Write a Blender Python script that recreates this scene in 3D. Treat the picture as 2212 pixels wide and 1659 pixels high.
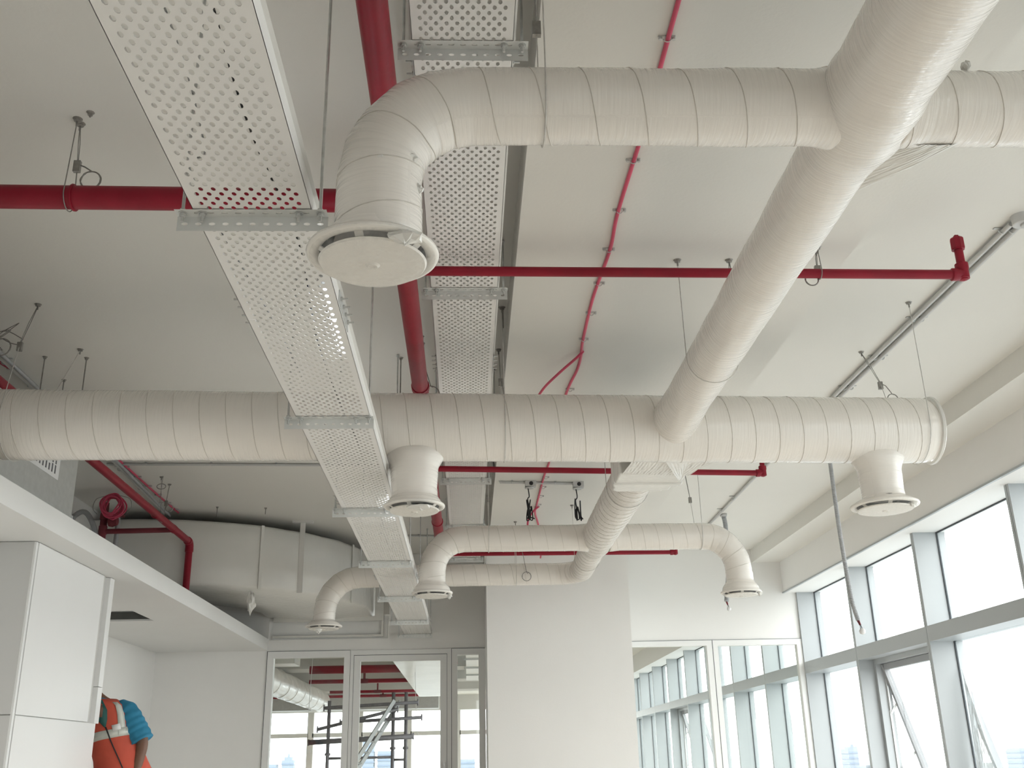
import bpy, math, random
from mathutils import Vector, Matrix, noise
random.seed(7)
sc = bpy.context.scene
col = sc.collection
for o in list(bpy.data.objects): bpy.data.objects.remove(o)
PI = math.pi

# ---------------------------------------------------------------- camera
R = [[0.998934, -0.005905, 0.045779], [-0.040882, 0.347281, 0.93687], [-0.02143, -0.937743, 0.346669]]
cam_d = bpy.data.cameras.new('camera'); cam = bpy.data.objects.new('camera', cam_d); col.objects.link(cam)
cam_d.sensor_width = 36; cam_d.lens = 2200 / 2212 * 36; cam_d.clip_start = .05; cam_d.clip_end = 9000
cam.matrix_world = Matrix([[R[i][0], -R[i][1], -R[i][2], (0, 0, 1.0)[i]] for i in range(3)] + [[0, 0, 0, 1]])
sc.camera = cam
# ---------------------------------------------------------------- sky (bright overcast) and exposure
w = bpy.data.worlds.new('overcast'); sc.world = w; w.use_nodes = True
nt = w.node_tree; nt.nodes.clear()
bg = nt.nodes.new('ShaderNodeBackground'); wo = nt.nodes.new('ShaderNodeOutputWorld')
bg.inputs[0].default_value = (1, .99, 1, 1); bg.inputs[1].default_value = 4.4
nt.links.new(bg.outputs[0], wo.inputs[0])
sc.view_settings.view_transform = 'Standard'; sc.view_settings.look = 'None'
sc.view_settings.exposure = 0.60; sc.view_settings.gamma = 1
sc.view_settings.use_curve_mapping = False
# sampling portals in the glazed walls (they only tell the renderer where the sky comes in)
def portal(name, loc, rot, sx, sy):
    l = bpy.data.lights.new(name, 'AREA'); l.shape = 'RECTANGLE'; l.size = sx; l.size_y = sy
    l.cycles.is_portal = True
    o = bpy.data.objects.new(name, l); col.objects.link(o); o.location = loc; o.rotation_euler = rot
portal('window_portal', (4.12, 6.0, 1.5), (0, PI / 2, 0), 2.6, 11.4)
portal('window_portal', (1.8, -6.14, 1.7), (PI / 2, 0, 0), 3.2, 1.9)
portal('window_portal', (4.12, 25, 1.5), (0, PI / 2, 0), 2.6, 26.5)
portal('window_portal', (-3, 38.6, 1.5), (-PI / 2, 0, 0), 14, 2.6)

# ---------------------------------------------------------------- materials
MATS = {}
def node_mat(name, color, rough=.5, metal=0., var=.04, vscale=3., bump=0., bscale=60., coat=0., spec=.5, uv=None, streak=None, trans=None, emit=None):
    m = bpy.data.materials.new(name); m.use_nodes = True
    t = m.node_tree; b = t.nodes['Principled BSDF']
    b.inputs['Roughness'].default_value = rough; b.inputs['Metallic'].default_value = metal
    b.inputs['Specular IOR Level'].default_value = spec
    tc = t.nodes.new('ShaderNodeTexCoord')
    src = tc.outputs['UV'] if uv else tc.outputs['Object']
    n = t.nodes.new('ShaderNodeTexNoise'); n.inputs['Scale'].default_value = vscale; n.inputs['Detail'].default_value = 4
    t.links.new(src, n.inputs['Vector'])
    rmp = t.nodes.new('ShaderNodeValToRGB')
    c = Vector(color)
    rmp.color_ramp.elements[0].position = .3; rmp.color_ramp.elements[1].position = .7
    rmp.color_ramp.elements[0].color = (*(c * (1 - var)), 1); rmp.color_ramp.elements[1].color = (*[min(1, v * (1 + var)) for v in c], 1)
    t.links.new(n.outputs['Fac'], rmp.inputs['Fac']); t.links.new(rmp.outputs[0], b.inputs['Base Color'])
    if coat:
        b.inputs['Coat Weight'].default_value = coat; b.inputs['Coat Roughness'].default_value = .12
    if bump:
        mp = t.nodes.new('ShaderNodeMapping'); t.links.new(src, mp.inputs[0])
        if streak: mp.inputs['Scale'].default_value = streak; mp.inputs['Rotation'].default_value = (0, 0, .12)
        nb = t.nodes.new('ShaderNodeTexNoise'); nb.inputs['Scale'].default_value = bscale; nb.inputs['Detail'].default_value = 3
        t.links.new(mp.outputs[0], nb.inputs['Vector'])
        bp = t.nodes.new('ShaderNodeBump'); bp.inputs['Strength'].default_value = bump; bp.inputs['Distance'].default_value = .01
        t.links.new(nb.outputs['Fac'], bp.inputs['Height']); t.links.new(bp.outputs[0], b.inputs['Normal'])
        if coat:
            m2 = t.nodes.new('ShaderNodeMapping'); t.links.new(src, m2.inputs[0]); m2.inputs['Rotation'].default_value = (0, 0, -.16)
            m2.inputs['Scale'].default_value = (22, 1.6, 1) if uv else (5, 5, 2)
            n2 = t.nodes.new('ShaderNodeTexNoise'); n2.inputs['Scale'].default_value = 4; n2.inputs['Detail'].default_value = 5; n2.inputs['Distortion'].default_value = .6
            t.links.new(m2.outputs[0], n2.inputs['Vector'])
            b2 = t.nodes.new('ShaderNodeBump'); b2.inputs['Strength'].default_value = .75; b2.inputs['Distance'].default_value = .012
            t.links.new(n2.outputs['Fac'], b2.inputs['Height']); t.links.new(bp.outputs[0], b2.inputs['Normal']); t.links.new(b2.outputs[0], b.inputs['Coat Normal'])
    if emit:
        b.inputs['Emission Color'].default_value = (*emit[0], 1); b.inputs['Emission Strength'].default_value = emit[1]
    MATS[name] = m
    return m
node_mat('paint', (.85, .84, .815), .6, var=.015, vscale=1.2, bump=.05, bscale=90)
node_mat('ceiling_paint', (.76, .745, .70), .75, var=.02, vscale=.7, bump=.06, bscale=60)
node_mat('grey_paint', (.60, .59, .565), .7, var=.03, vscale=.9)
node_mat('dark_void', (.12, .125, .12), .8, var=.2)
node_mat('panel_shaded', (.60, .595, .58), .4, var=.01, vscale=2)  # white panel again, with the shade on its front put into the colour
node_mat('board', (.83, .83, .815), .6, var=.012, vscale=2)
node_mat('panel', (.80, .80, .79), .35, var=.01, vscale=2)
node_mat('window_white', (.42, .445, .455), .35, var=.01)
node_mat('gasket', (.07, .08, .09), .6)
node_mat('concrete', (.77, .70, .62), .75, var=.15, vscale=1.5, bump=.2, bscale=30)
node_mat('red', (.27, .008, .024), .42, var=.12, vscale=9, bump=.05, bscale=40, spec=.3)
node_mat('sash_alu', (.33, .34, .35), .45, var=.02)
node_mat('dark_red', (.17, .02, .03), .5, var=.2, vscale=7)
node_mat('pink', (.62, .07, .14), .45, var=.1, vscale=8)
node_mat('galv', (.56, .57, .56), .45, .45, var=.05, vscale=25)
node_mat('zinc', (.62, .63, .62), .35, .7, var=.1, vscale=40)
node_mat('strut', (.72, .73, .71), .45, .15, var=.05, vscale=12)
node_mat('tray', (.82, .81, .785), .42, var=.02, vscale=3)
node_mat('conduit', (.56, .56, .55), .45, .1, var=.05)
node_mat('flex', (.40, .41, .42), .5, .2, var=.08, vscale=20)
node_mat('wire', (.30, .29, .27), .4, .6, var=.15, vscale=50)
node_mat('pale_wire', (.60, .585, .55), .5, .2, var=.1, vscale=50)
node_mat('black', (.025, .025, .028), .5, var=.2)
node_mat('film', (.85, .81, .75), .42, var=.035, vscale=2.2, bump=.11, bscale=9, coat=1.0, uv=True, streak=(12, .7, 1))
node_mat('film_edge', (.66, .62, .56), .5, var=.03)
node_mat('film_box', (.77, .76, .72), .4, var=.05, vscale=1.6, bump=.4, bscale=5, coat=.4, streak=(1.5, 1.5, .4))
node_mat('diffuser', (.82, .79, .73), .45, var=.02)
node_mat('scaffold', (.21, .20, .22), .5, .4, var=.2, vscale=15)
node_mat('ladder', (.40, .41, .41), .45, .3, var=.06)
node_mat('skin', (.16, .075, .045), .55, var=.1, vscale=12)
node_mat('hair', (.012, .010, .010), .7)
node_mat('orange', (.60, .095, .055), .7, var=.09, vscale=9, bump=.3, bscale=14)
node_mat('reflective', (.66, .68, .62), .4, .2, var=.06, vscale=30)
node_mat('blue', (.02, .20, .34), .75, var=.14, vscale=11, bump=.4, bscale=16)
node_mat('dark_green', (.02, .10, .09), .7, var=.1)
node_mat('trousers', (.06, .065, .09), .8, var=.2)
node_mat('shoe', (.03, .025, .02), .6)
node_mat('paper', (.82, .82, .82), .7, var=.01)
node_mat('ink', (.12, .12, .13), .7)
node_mat('tower', (.20, .235, .28), .6, var=.05, vscale=.05)
node_mat('tower_band', (.15, .19, .25), .4, var=.05, vscale=.05)
node_mat('ground', (.25, .27, .28), .9, var=.1, vscale=.004)
node_mat('lamp', (.9, .95, 1), .4, emit=((.85, .93, 1), 7))
def glass_mat(name, tint, gloss, fac=.06):
    m = bpy.data.materials.new(name); m.use_nodes = True; t = m.node_tree; t.nodes.clear()
    o = t.nodes.new('ShaderNodeOutputMaterial'); tr = t.nodes.new('ShaderNodeBsdfTransparent'); gl = t.nodes.new('ShaderNodeBsdfGlossy')
    mx = t.nodes.new('ShaderNodeMixShader'); lw = t.nodes.new('ShaderNodeMapRange')
    fc = t.nodes.new('ShaderNodeLayerWeight'); fc.inputs[0].default_value = .5; pw_ = t.nodes.new('ShaderNodeMath'); pw_.operation = 'POWER'; pw_.inputs[1].default_value = 5
    lw.inputs[3].default_value = .03; lw.inputs[4].default_value = .8
    t.links.new(fc.outputs['Facing'], pw_.inputs[0]); t.links.new(pw_.outputs[0], lw.inputs[0])
    tr.inputs[0].default_value = (*tint, 1); gl.inputs['Roughness'].default_value = gloss
    t.links.new(lw.outputs[0], mx.inputs[0]); t.links.new(tr.outputs[0], mx.inputs[1]); t.links.new(gl.outputs[0], mx.inputs[2]); t.links.new(mx.outputs[0], o.inputs[0])
    MATS[name] = m
glass_mat('glass', (.95, .97, .96), .02)
def clear_film(name, tint, fac, colr):
    m = bpy.data.materials.new(name); m.use_nodes = True; t = m.node_tree; t.nodes.clear()
    o = t.nodes.new('ShaderNodeOutputMaterial'); tr = t.nodes.new('ShaderNodeBsdfTransparent'); pb = t.nodes.new('ShaderNodeBsdfPrincipled')
    mx = t.nodes.new('ShaderNodeMixShader'); n = t.nodes.new('ShaderNodeTexNoise'); tc = t.nodes.new('ShaderNodeTexCoord'); mp = t.nodes.new('ShaderNodeMapping')
    mp.inputs['Scale'].default_value = (9, 9, 1.5); n.inputs['Scale'].default_value = 8
    r = t.nodes.new('ShaderNodeMapRange'); r.inputs[1].default_value = .3; r.inputs[2].default_value = .7; r.inputs[3].default_value = fac * .5; r.inputs[4].default_value = min(1, fac * 1.5)
    pb.inputs['Base Color'].default_value = (*colr, 1); pb.inputs['Roughness'].default_value = .3
    t.links.new(tc.outputs['Object'], mp.inputs[0]); t.links.new(mp.outputs[0], n.inputs['Vector']); t.links.new(n.outputs['Fac'], r.inputs[0]); t.links.new(r.outputs[0], mx.inputs[0])
    t.links.new(tr.outputs[0], mx.inputs[1]); t.links.new(pb.outputs[0], mx.inputs[2]); t.links.new(mx.outputs[0], o.inputs[0])
    MATS[name] = m
clear_film('clear_film', (1, 1, 1), .13, (.86, .86, .84))
clear_film('window_film', (1, 1, 1), .8, (.70, .76, .80))

# ---------------------------------------------------------------- mesh helpers
class MB:
    def __init__(s): s.v = []; s.f = []; s.uv = {}
    def box(s, x0, x1, y0, y1, z0, z1):
        b = len(s.v)
        s.v += [(x0, y0, z0), (x1, y0, z0), (x1, y1, z0), (x0, y1, z0), (x0, y0, z1), (x1, y0, z1), (x1, y1, z1), (x0, y1, z1)]
        s.f += [tuple(b + i for i in q) for q in ((0, 3, 2, 1), (4, 5, 6, 7), (0, 1, 5, 4), (1, 2, 6, 5), (2, 3, 7, 6), (3, 0, 4, 7))]
        return s
    def bar(s, a, b, w, h, up=(0, 0, 1)):                       # rectangular bar from a to b
        a = Vector(a); b = Vector(b); d = (b - a).normalized(); u = Vector(up)
        if abs(d.dot(u)) > .95: u = Vector((0, 1, 0))
        x = d.cross(u).normalized() * w / 2; y = x.cross(d).normalized() * h / 2
        k = len(s.v)
        for p in (a, b): s.v += [tuple(p - x - y), tuple(p + x - y), tuple(p + x + y), tuple(p - x + y)]
        s.f += [tuple(k + i for i in q) for q in ((0, 3, 2, 1), (4, 5, 6, 7), (0, 1, 5, 4), (1, 2, 6, 5), (2, 3, 7, 6), (3, 0, 4, 7))]
        return s
    def tube(s, pts, r, seg=10, caps=True, closed=False):
        pts = [Vector(p) for p in pts]; n = len(pts); rr = r if isinstance(r, (list, tuple)) else [r] * n
        t0 = (pts[1] - pts[0]).normalized(); u = t0.orthogonal().normalized(); k = len(s.v)
        for i, p in enumerate(pts):
            if closed: t = (pts[(i + 1) % n] - pts[i - 1]).normalized()
            else: t = (pts[min(i + 1, n - 1)] - pts[max(i - 1, 0)]).normalized()
            u = (u - t * u.dot(t)).normalized(); v = t.cross(u)
            for j in range(seg):
                a = 2 * PI * j / seg; s.v.append(tuple(p + (u * math.cos(a) + v * math.sin(a)) * rr[i]))
        for i in range(n if closed else n - 1):
            i2 = (i + 1) % n
            for j in range(seg):
                j2 = (j + 1) % seg; s.f.append((k + i * seg + j, k + i * seg + j2, k + i2 * seg + j2, k + i2 * seg + j))
        if caps and not closed:
            s.f.append(tuple(k + j for j in range(seg))[::-1]); s.f.append(tuple(k + (n - 1) * seg + j for j in range(seg)))
        return s
    def lathe(s, prof, c, seg=48, axis='Z', capend=(True, True)):      # prof: (r, h)
        k = len(s.v)
        for r, h in prof:
            for j in range(seg):
                a = 2 * PI * j / seg; p = (r * math.cos(a), r * math.sin(a), h)
                if axis == 'X': p = (p[2], p[0], p[1])
                if axis == 'Y': p = (p[0], p[2], p[1])
                s.v.append((c[0] + p[0], c[1] + p[1], c[2] + p[2]))
        n = len(prof)
        for i in range(n - 1):
            for j in range(seg):
                j2 = (j + 1) % seg; s.f.append((k + i * seg + j, k + i * seg + j2, k + (i + 1) * seg + j2, k + (i + 1) * seg + j))
        if capend[0]: s.f.append(tuple(k + j for j in range(seg))[::-1])
        if capend[1]: s.f.append(tuple(k + (n - 1) * seg + j for j in range(seg)))
        return s
    def prism(s, poly, axis, a, b):                                # poly in the two other axes
        k = len(s.v); n = len(poly)
        for h in (a, b):
            for p, q in poly:
                s.v.append({'X': (h, p, q), 'Y': (p, h, q), 'Z': (p, q, h)}[axis])
        s.f.append(tuple(k + i for i in range(n))); s.f.append(tuple(k + n + i for i in range(n))[::-1])
        for i in range(n): j = (i + 1) % n; s.f.append((k + i, k + n + i, k + n + j, k + j))
        return s
    def perf(s, org, eu, ev, nrm, width, length, cu, cv, hu, hv, th, n_even, stagger=True):
        """perforated sheet: origin, unit axes, cells cu x cv with obround holes hu x hv"""
        org = Vector(org); eu = Vector(eu); ev = Vector(ev); nrm = Vector(nrm) * th
        rows = max(1, int(round(length / cv))); cv = length / rows
        def P(u, v): return tuple(org + eu * u + ev * v)
        def quad(u0, u1, v0, v1):
            k = len(s.v); s.v += [P(u0, v0), P(u1, v0), P(u1, v1), P(u0, v1)]; s.f.append((k, k + 1, k + 2, k + 3))
        for i in range(rows):
            v0 = i * cv; n = n_even if (i % 2 == 0 or not stagger) else n_even - 1
            m = (width - n * cu) / 2
            quad(0, m, v0, v0 + cv); quad(width - m, width, v0, v0 + cv)
            for j in range(n):
                u0 = m + j * cu; cx = u0 + cu / 2; cy = v0 + cv / 2
                hole = []
                for a in range(8):
                    an = PI / 8 + a * PI / 4; x, y = math.cos(an), math.sin(an)
                    hole.append((cx + hu / 2 * max(-1, min(1, x * 1.08)), cy + hv / 2 * max(-1, min(1, y * 1.08))))
                out = [(u0 + cu, cy + cv * .25), (cx + cu * .25, v0 + cv), (cx - cu * .25, v0 + cv), (u0, cy + cv * .25), (u0, cy - cv * .25), (cx - cu * .25, v0), (cx + cu * .25, v0), (u0 + cu, cy - cv * .25)]
                k = len(s.v)
                s.v += [P(*q) for q in hole] + [P(*q) for q in out] + [tuple(Vector(P(*q)) + nrm) for q in hole]
                for a in range(8):
                    b = (a + 1) % 8
                    s.f.append((k + a, k + b, k + 8 + b, k + 8 + a)); s.f.append((k + a, k + 16 + a, k + 16 + b, k + b))
                kk = len(s.v); s.v += [P(u0, v0), P(u0 + cu, v0), P(u0 + cu, v0 + cv), P(u0, v0 + cv)]
                s.f += [(k + 8 + 7, kk + 1, k + 8 + 6), (k + 8 + 0, k + 8 + 1, kk + 2), (k + 8 + 2, k + 8 + 3, kk + 3), (k + 8 + 4, k + 8 + 5, kk)]
        return s
    def build(s, name, mat, parent=None, smooth=False, loc=None):
        me = bpy.data.meshes.new(name)
        v = s.v
        if loc: v = [(a - loc[0], b - loc[1], c - loc[2]) for a, b, c in v]
        me.from_pydata(v, [], s.f); me.update()
        me.materials.append(MATS[mat])
        if smooth:
            me.polygons.foreach_set('use_smooth', [True] * len(me.polygons))
        o = bpy.data.objects.new(name, me); col.objects.link(o)
        if loc: o.location = loc
        if parent: o.parent = parent
        return o
def smooth_by_angle(o, ang=.6):
    me = o.data; me.polygons.foreach_set('use_smooth', [True] * len(me.polygons)); me.set_sharp_from_angle(angle=ang); return o
def tag(o, label, cat, group=None, kind=None):
    o['label'] = label; o['category'] = cat
    if group: o['group'] = group
    if kind: o['kind'] = kind
    return o
def thing(name, label, cat, group=None, kind=None):
    o = bpy.data.objects.new(name, None); o.empty_display_size = .05; col.objects.link(o); return tag(o, label, cat, group, kind)
def box1(name, mat, b, parent=None): return MB().box(*b).build(name, mat, parent)
def arc(c, r, a0, a1, n, plane='XZ', off=0):
    out = []
    for i in range(n + 1):
        a = a0 + (a1 - a0) * i / n; p, q = r * math.cos(a), r * math.sin(a)
        out.append({'XZ': (c[0] + p, c[1], c[2] + q), 'YZ': (c[0], c[1] + p, c[2] + q), 'XY': (c[0] + p, c[1] + q, c[2])}[plane])
    return out
def dense(pts, step):
    pts = [Vector(p) for p in pts]; out = [pts[0]]
    for a, b in zip(pts, pts[1:]):
        n = max(1, int(math.ceil((b - a).length / step)))
        out += [a.lerp(b, i / n) for i in range(1, n + 1)]
    return out
def catmull(pts, n=8):
    P = [Vector(p) for p in pts]; P = [P[0] * 2 - P[1]] + P + [P[-1] * 2 - P[-2]]; out = []
    for i in range(1, len(P) - 2):
        for k in range(n):
            t = k / n; a, b, c, d = P[i - 1], P[i], P[i + 1], P[i + 2]
            out.append(.5 * ((2 * b) + (c - a) * t + (2 * a - 5 * b + 4 * c - d) * t * t + (3 * b - a - 3 * c + d) * t ** 3))
    out.append(P[-2]); return out

# ================================================================ THE SETTING
YW = 11.69
S = 'structure'
tag(MB().box(-10.1, 4.25, -6.2, 38.8, -.12, 0).build('floor', 'concrete'), 'bare concrete floor slab below the view', 'floor', kind=S)
ceil = tag(MB().box(-10.1, 4.25, -6.2, 38.8, 3.25, 3.42).build('ceiling', 'ceiling_paint'), 'off white painted slab ceiling carrying the services', 'ceiling', kind=S)
tag(MB().box(-3.54, 4.25, -6.12, -6, 0, .75).box(-3.54, 4.25, -6.12, -6, 2.65, 3.25).box(-3.54, .2, -6.12, -6, .75, 2.65).box(3.4, 4.25, -6.12, -6, .75, 2.65).build('wall_back', 'paint'), 'white wall behind the camera, out of view', 'wall', kind=S)
tag(MB().box(-3.54, -3.42, -6, YW, 0, 3.25).build('wall_left', 'paint'), 'plain white left wall behind the lowered soffit', 'wall', kind=S)
tag(MB().box(-10.1, -10, YW, 38.8, 0, 3.25).build('wall_left_beyond', 'paint'), 'left wall of the room beyond the glazing', 'wall', kind=S)
tag(MB().box(-10, -3.42, YW, YW + .12, 0, 3.25).build('wall_front_left', 'paint'), 'partition wall to the left of the glazed door', 'wall', kind=S)
tag(MB().box(-2.72, -2.6, -6, 5.69, 0, 2.195).build('wall_left_shading', 'paint'), 'unseen white wall added left of the camera to shade the partition front', 'wall', kind=S)  # out of view, added only to darken the partition's camera-facing panels
# far partition wall: pieces round the glazing and the duct opening
m = MB()
m.box(-3.42, -2.2, YW, YW + .12, 0, 2.2)
m.box(-3.42, -2.2, YW, YW + .12, 2.2, 3.25)
m.box(-2.2, -.87, YW, YW + .12, 2.185, 2.312)
m.box(-.87, .21, YW, YW + .12, 2.185, 3.25)
m.box(1.66, 3.785, YW, YW + .12, 2.225, 3.25)
tag(m.build('wall_front', 'paint'), 'far white partition wall above the glazed door and glass screen', 'wall', kind=S)
tag(MB().box(.205, 1.69, 10.65, 11.82, 0, 3.05).build('wall_column', 'paint'), 'wide white column between glazed door and glass screen', 'column', kind=S)
tag(MB().box(.225, 1.69, -6, YW, 3.05, 3.25).build('trim_1', 'ceiling_paint'), 'shallow wide ceiling beam running in line with the white column', 'beam', kind=S)
tag(MB().box(3.31, 4.1, -6, 38.4, 3.095, 3.25).build('trim_2', 'ceiling_paint'), 'stepped ceiling edge beam along the window wall', 'beam', kind=S)
b = tag(MB().box(3.64, 4.1, -6, 38.4, 2.742, 3.095).build('trim_3', 'paint'), 'white bulkhead box over the windows', 'bulkhead', kind=S)
MB().box(3.630, 3.652, -6, YW, 2.736, 2.752).build('edge_bead', 'window_white', b)
tag(MB().box(3.80, 4.1, .29, 38.4, 0, .12).box(3.80, 4.1, -6, .29, 0, 2.742).build('wall_right', 'paint'), 'low upstand under the right hand windows', 'wall', kind=S)
# lowered soffit at the left with its upstand
m = MB()
VX0, VX1, VY0, VY1 = -3.25, -2.69, 8.45, 9.05
m.box(-3.42, -2.215, -6, VY0, 2.195, 2.21); m.box(-3.42, -2.215, VY1, YW, 2.195, 2.21); m.box(VX1, -2.215, VY0, VY1, 2.195, 2.21); m.box(-3.42, VX0, VY0, VY1, 2.195, 2.21)
so = tag(m.build('trim_4', 'board'), 'lowered white plasterboard soffit at the left with a cut out', 'soffit', kind=S)
box1('fascia', 'board', (-2.215, -2.2, -6, YW, 2.195, 2.32), so)
m = MB()
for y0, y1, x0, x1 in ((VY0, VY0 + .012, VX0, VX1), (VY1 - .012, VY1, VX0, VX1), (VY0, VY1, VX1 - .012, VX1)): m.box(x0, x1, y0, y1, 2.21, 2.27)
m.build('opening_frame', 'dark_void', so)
# white panelled partition end under the soffit
pp = thing('wall_partition', 'white panelled partition end standing under the lowered soffit', 'wall', kind=S)
box1('core', 'grey_paint', (-3.42, -2.385, 5.705, 6.945, 0, 2.195), pp)
box1('panel', 'panel', (-2.385, -2.37, 5.72, 6.80, 1.283, 2.192), pp)
box1('panel', 'panel', (-2.385, -2.37, 5.72, 6.95, .02, 1.277), pp)
box1('panel', 'panel_shaded', (-2.60, -2.385, 5.69, 5.705, 1.283, 2.192), pp)
box1('panel', 'panel_shaded', (-2.60, -2.385, 5.69, 5.705, .02, 1.277), pp)
box1('edge_strip', 'panel', (-2.40, -2.352, 6.87, 6.95, 1.50, 2.192), pp)
box1('edge_strip', 'panel', (-2.40, -2.352, 6.87, 6.95, 1.277, 1.496), pp)
box1('corner_trim', 'panel', (-2.385, -2.374, 5.692, 5.717, .02, 2.192), pp)

# ---------------- right hand windows, one thing per bay
SP = 1.628; Y0 = 11.687
ORD = ['', 'first', 'second', 'third', 'fourth', 'fifth', 'sixth', 'seventh', 'eighth', 'ninth', 'tenth', 'eleventh', 'twelfth', 'thirteenth', 'fourteenth', 'fifteenth', 'sixteenth']
def sash(par, ya, yb, zt, zb, tilt):
    """top hung sash pushed out at its foot"""
    L = zt - zb; dx = Vector((math.sin(tilt), 0, -math.cos(tilt))); nrm = Vector((math.cos(tilt), 0, math.sin(tilt)))
    p0 = Vector((4.0, 0, zt)); wd = .055
    def at(d, y, t=0): q = p0 + dx * d + nrm * t; return (q.x, y, q.z)
    s = MB()
    for y in (ya + wd / 2, yb - wd / 2): s.bar(at(0, y), at(L, y), wd, .045, (0, 1, 0))
    s.bar(at(wd / 2, ya + wd), at(wd / 2, yb - wd), .045, wd); s.bar(at(L - wd / 2, ya + wd), at(L - wd / 2, yb - wd), .045, wd)
    fr = s.build('sash', 'sash_alu', par)
    g = MB(); g.bar(at(L / 2, ya + wd), at(L / 2, yb - wd), L - 2 * wd, .006, tuple(nrm)); g.build('sash_pane', 'glass', fr)
    h = MB()
    for y in (yb + .004,):
        h.box(4.0, 4.018, y - .012, y, zt - 1.15, zt - .05)
        h.bar((4.01, y - .012, zt - .45), at(.35, y - .02), .012, .02); h.bar((4.01, y - .012, zt - .42), (4.01, y - .012, zt - .2), .012, .02)
        h.bar((4.01, y - .012, zt - .98), at(.80, y - .02), .016, .02); h.box(3.995, 4.02, y - .016, y, zt - 1.18, zt - 1.08)
    h.build('stay', 'galv', fr)
def bay(k, name, label, opened=False, film=False, group=None):
    yb = Y0 - SP * k; ya = yb - SP                         # k = 0 is the bay ending at the far corner
    t = thing(name, label, 'window', group, S)
    m = MB(); m.box(3.785, 4.06, yb - .03, yb - .003, .12, 2.742); m.box(3.785, 4.06, yb + .003, yb + .03, .12, 2.742); m.box(3.79, 4.06, yb - .003, yb + .003, .12, 2.742)
    m.build('mullion', 'window_white', t)
    box1('transom', 'window_white', (3.785, 4.06, ya + .03, yb - .03, 1.84, 1.965), t)
    box1('sill', 'window_white', (3.785, 4.06, ya + .03, yb - .03, .12, .20), t)
    g = MB(); g.box(3.984, 3.994, yb - .042, yb - .03, 1.965, 2.742); g.box(3.984, 3.994, ya + .03, yb - .03, 2.730, 2.742)
    if not opened: g.box(3.984, 3.994, yb - .042, yb - .03, .2, 1.84)
    g.build('gasket', 'gasket', t)
    box1('pane', 'glass', (3.995, 4.001, ya + .03, yb - .03, 1.965, 2.742), t)
    if not opened: box1('pane', 'glass', (3.995, 4.001, ya + .03, yb - .03, .2, 1.84), t)
    else:
        f = MB(); f.box(3.93, 4.05, yb - .075, yb - .03, .2, 1.84); f.box(3.93, 4.05, ya + .03, ya + .075, .2, 1.84); f.box(3.93, 4.05, ya + .075, yb - .075, 1.795, 1.84); f.box(3.93, 4.05, ya + .075, yb - .075, .2, .25)
        f.build('sash_frame', 'window_white', t)
        sash(t, ya + .08, yb - .08, 1.79, .27, .26)
    return t
for i in range(2):
    xa = .2 + 1.6 * i; t = thing('window_%d' % (80 + i), 'white framed window in the wall behind the camera', 'window', 'windows behind the camera', S)
    m = MB(); m.box(xa, xa + .05, -6.1, -6.0, .75, 2.65); m.box(xa + 1.55, xa + 1.6, -6.1, -6.0, .75, 2.65); m.box(xa + .05, xa + 1.55, -6.1, -6.0, .75, .82); m.box(xa + .05, xa + 1.55, -6.1, -6.0, 2.58, 2.65); m.build('frame', 'window_white', t)
    box1('pane', 'glass', (xa + .05, xa + 1.55, -6.055, -6.05, .82, 2.58), t)
for k in range(7):
    n = k + 1
    lab = {0: 'window bay in the far corner beside the glass screen', 1: 'window bay with its lower top hung sash pushed open', 2: 'third window bay from the far corner, plain glass above and below', 3: 'window bay cut by the right edge of the photo'}.get(k, 'white framed window bay along the right wall, nearer than the photo shows')
    bay(k, 'window_%d' % n, lab, opened=(k == 1), group=None if k < 4 else 'window bays nearer than the photo')
for k in range(1, 17):
    vis = k <= 8
    bay(-k, 'window_%d' % (20 + k), ('%s window bay beyond the glass screen%s' % (ORD[k].capitalize(), ', with a sash pushed open' if k == 5 else '')) if vis else 'window bay deep in the room beyond, hidden by the column', opened=(k == 5), group=None if vis else 'window bays hidden in the room beyond')
# torn clear film hanging inside the pane of the third bay
m = MB(); ys = 8.35
rows = 12
for i in range(rows + 1):
    z = 1.62 - i * .11; wd = .02 + .034 * i
    for j in range(6): m.v.append((3.985 + .006 * math.sin(j * 2.1 + i * .7), ys - wd * j / 5, z))
for i in range(rows):
    for j in range(5): a = i * 6 + j; m.f.append((a, a + 1, a + 7, a + 6))
tag(m.build('protective_film', 'window_film', None, True), 'pale wedge of film clinging to the lower pane right of the open sash', 'plastic film')

# ---------------- glazed screens in the far wall
def screen(name, label, x0, x1, gx0, gx1, top, gtop, cat='window', extra=None):
    t = thing(name, label, cat, None, S)
    m = MB(); m.box(x0, gx0, YW - .012, YW + .08, 0, top); m.box(gx1, x1, YW - .012, YW + .08, 0, top); m.box(gx0, gx1, YW - .012, YW + .08, gtop, top); m.box(gx0, gx1, YW - .012, YW + .08, 0, .1)
    m.build('frame', 'board', t)
    box1('pane', 'glass', (gx0, gx1, YW + .03, YW + .036, .1, gtop), t)
    g = MB(); g.box(x0 - .004, x0 + .001, YW - .014, YW - .011, 0, top + .004); g.box(x0, x1, YW - .014, YW - .011, top, top + .004); g.build('shadow_gap', 'gasket', t)
    return t
screen('window_50', 'fixed glass panel left of the glazed door, scaffold seen behind', -2.198, -1.289, -2.128, -1.356, 2.183, 2.113)
screen('window_51', 'narrow glass sidelight between door and white column', -.169, .200, -.106, .129, 2.183, 2.118)
screen('window_52', 'left glass pane of the screen right of the column', 1.66, 2.76, 1.76, 2.698, 2.225, 2.167)
screen('window_53', 'right glass pane of the screen next to the corner window', 2.765, 3.783, 2.825, 3.727, 2.225, 2.163)
d = thing('door_1', 'white framed glazed door in the far wall', 'door', None, S)
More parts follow.
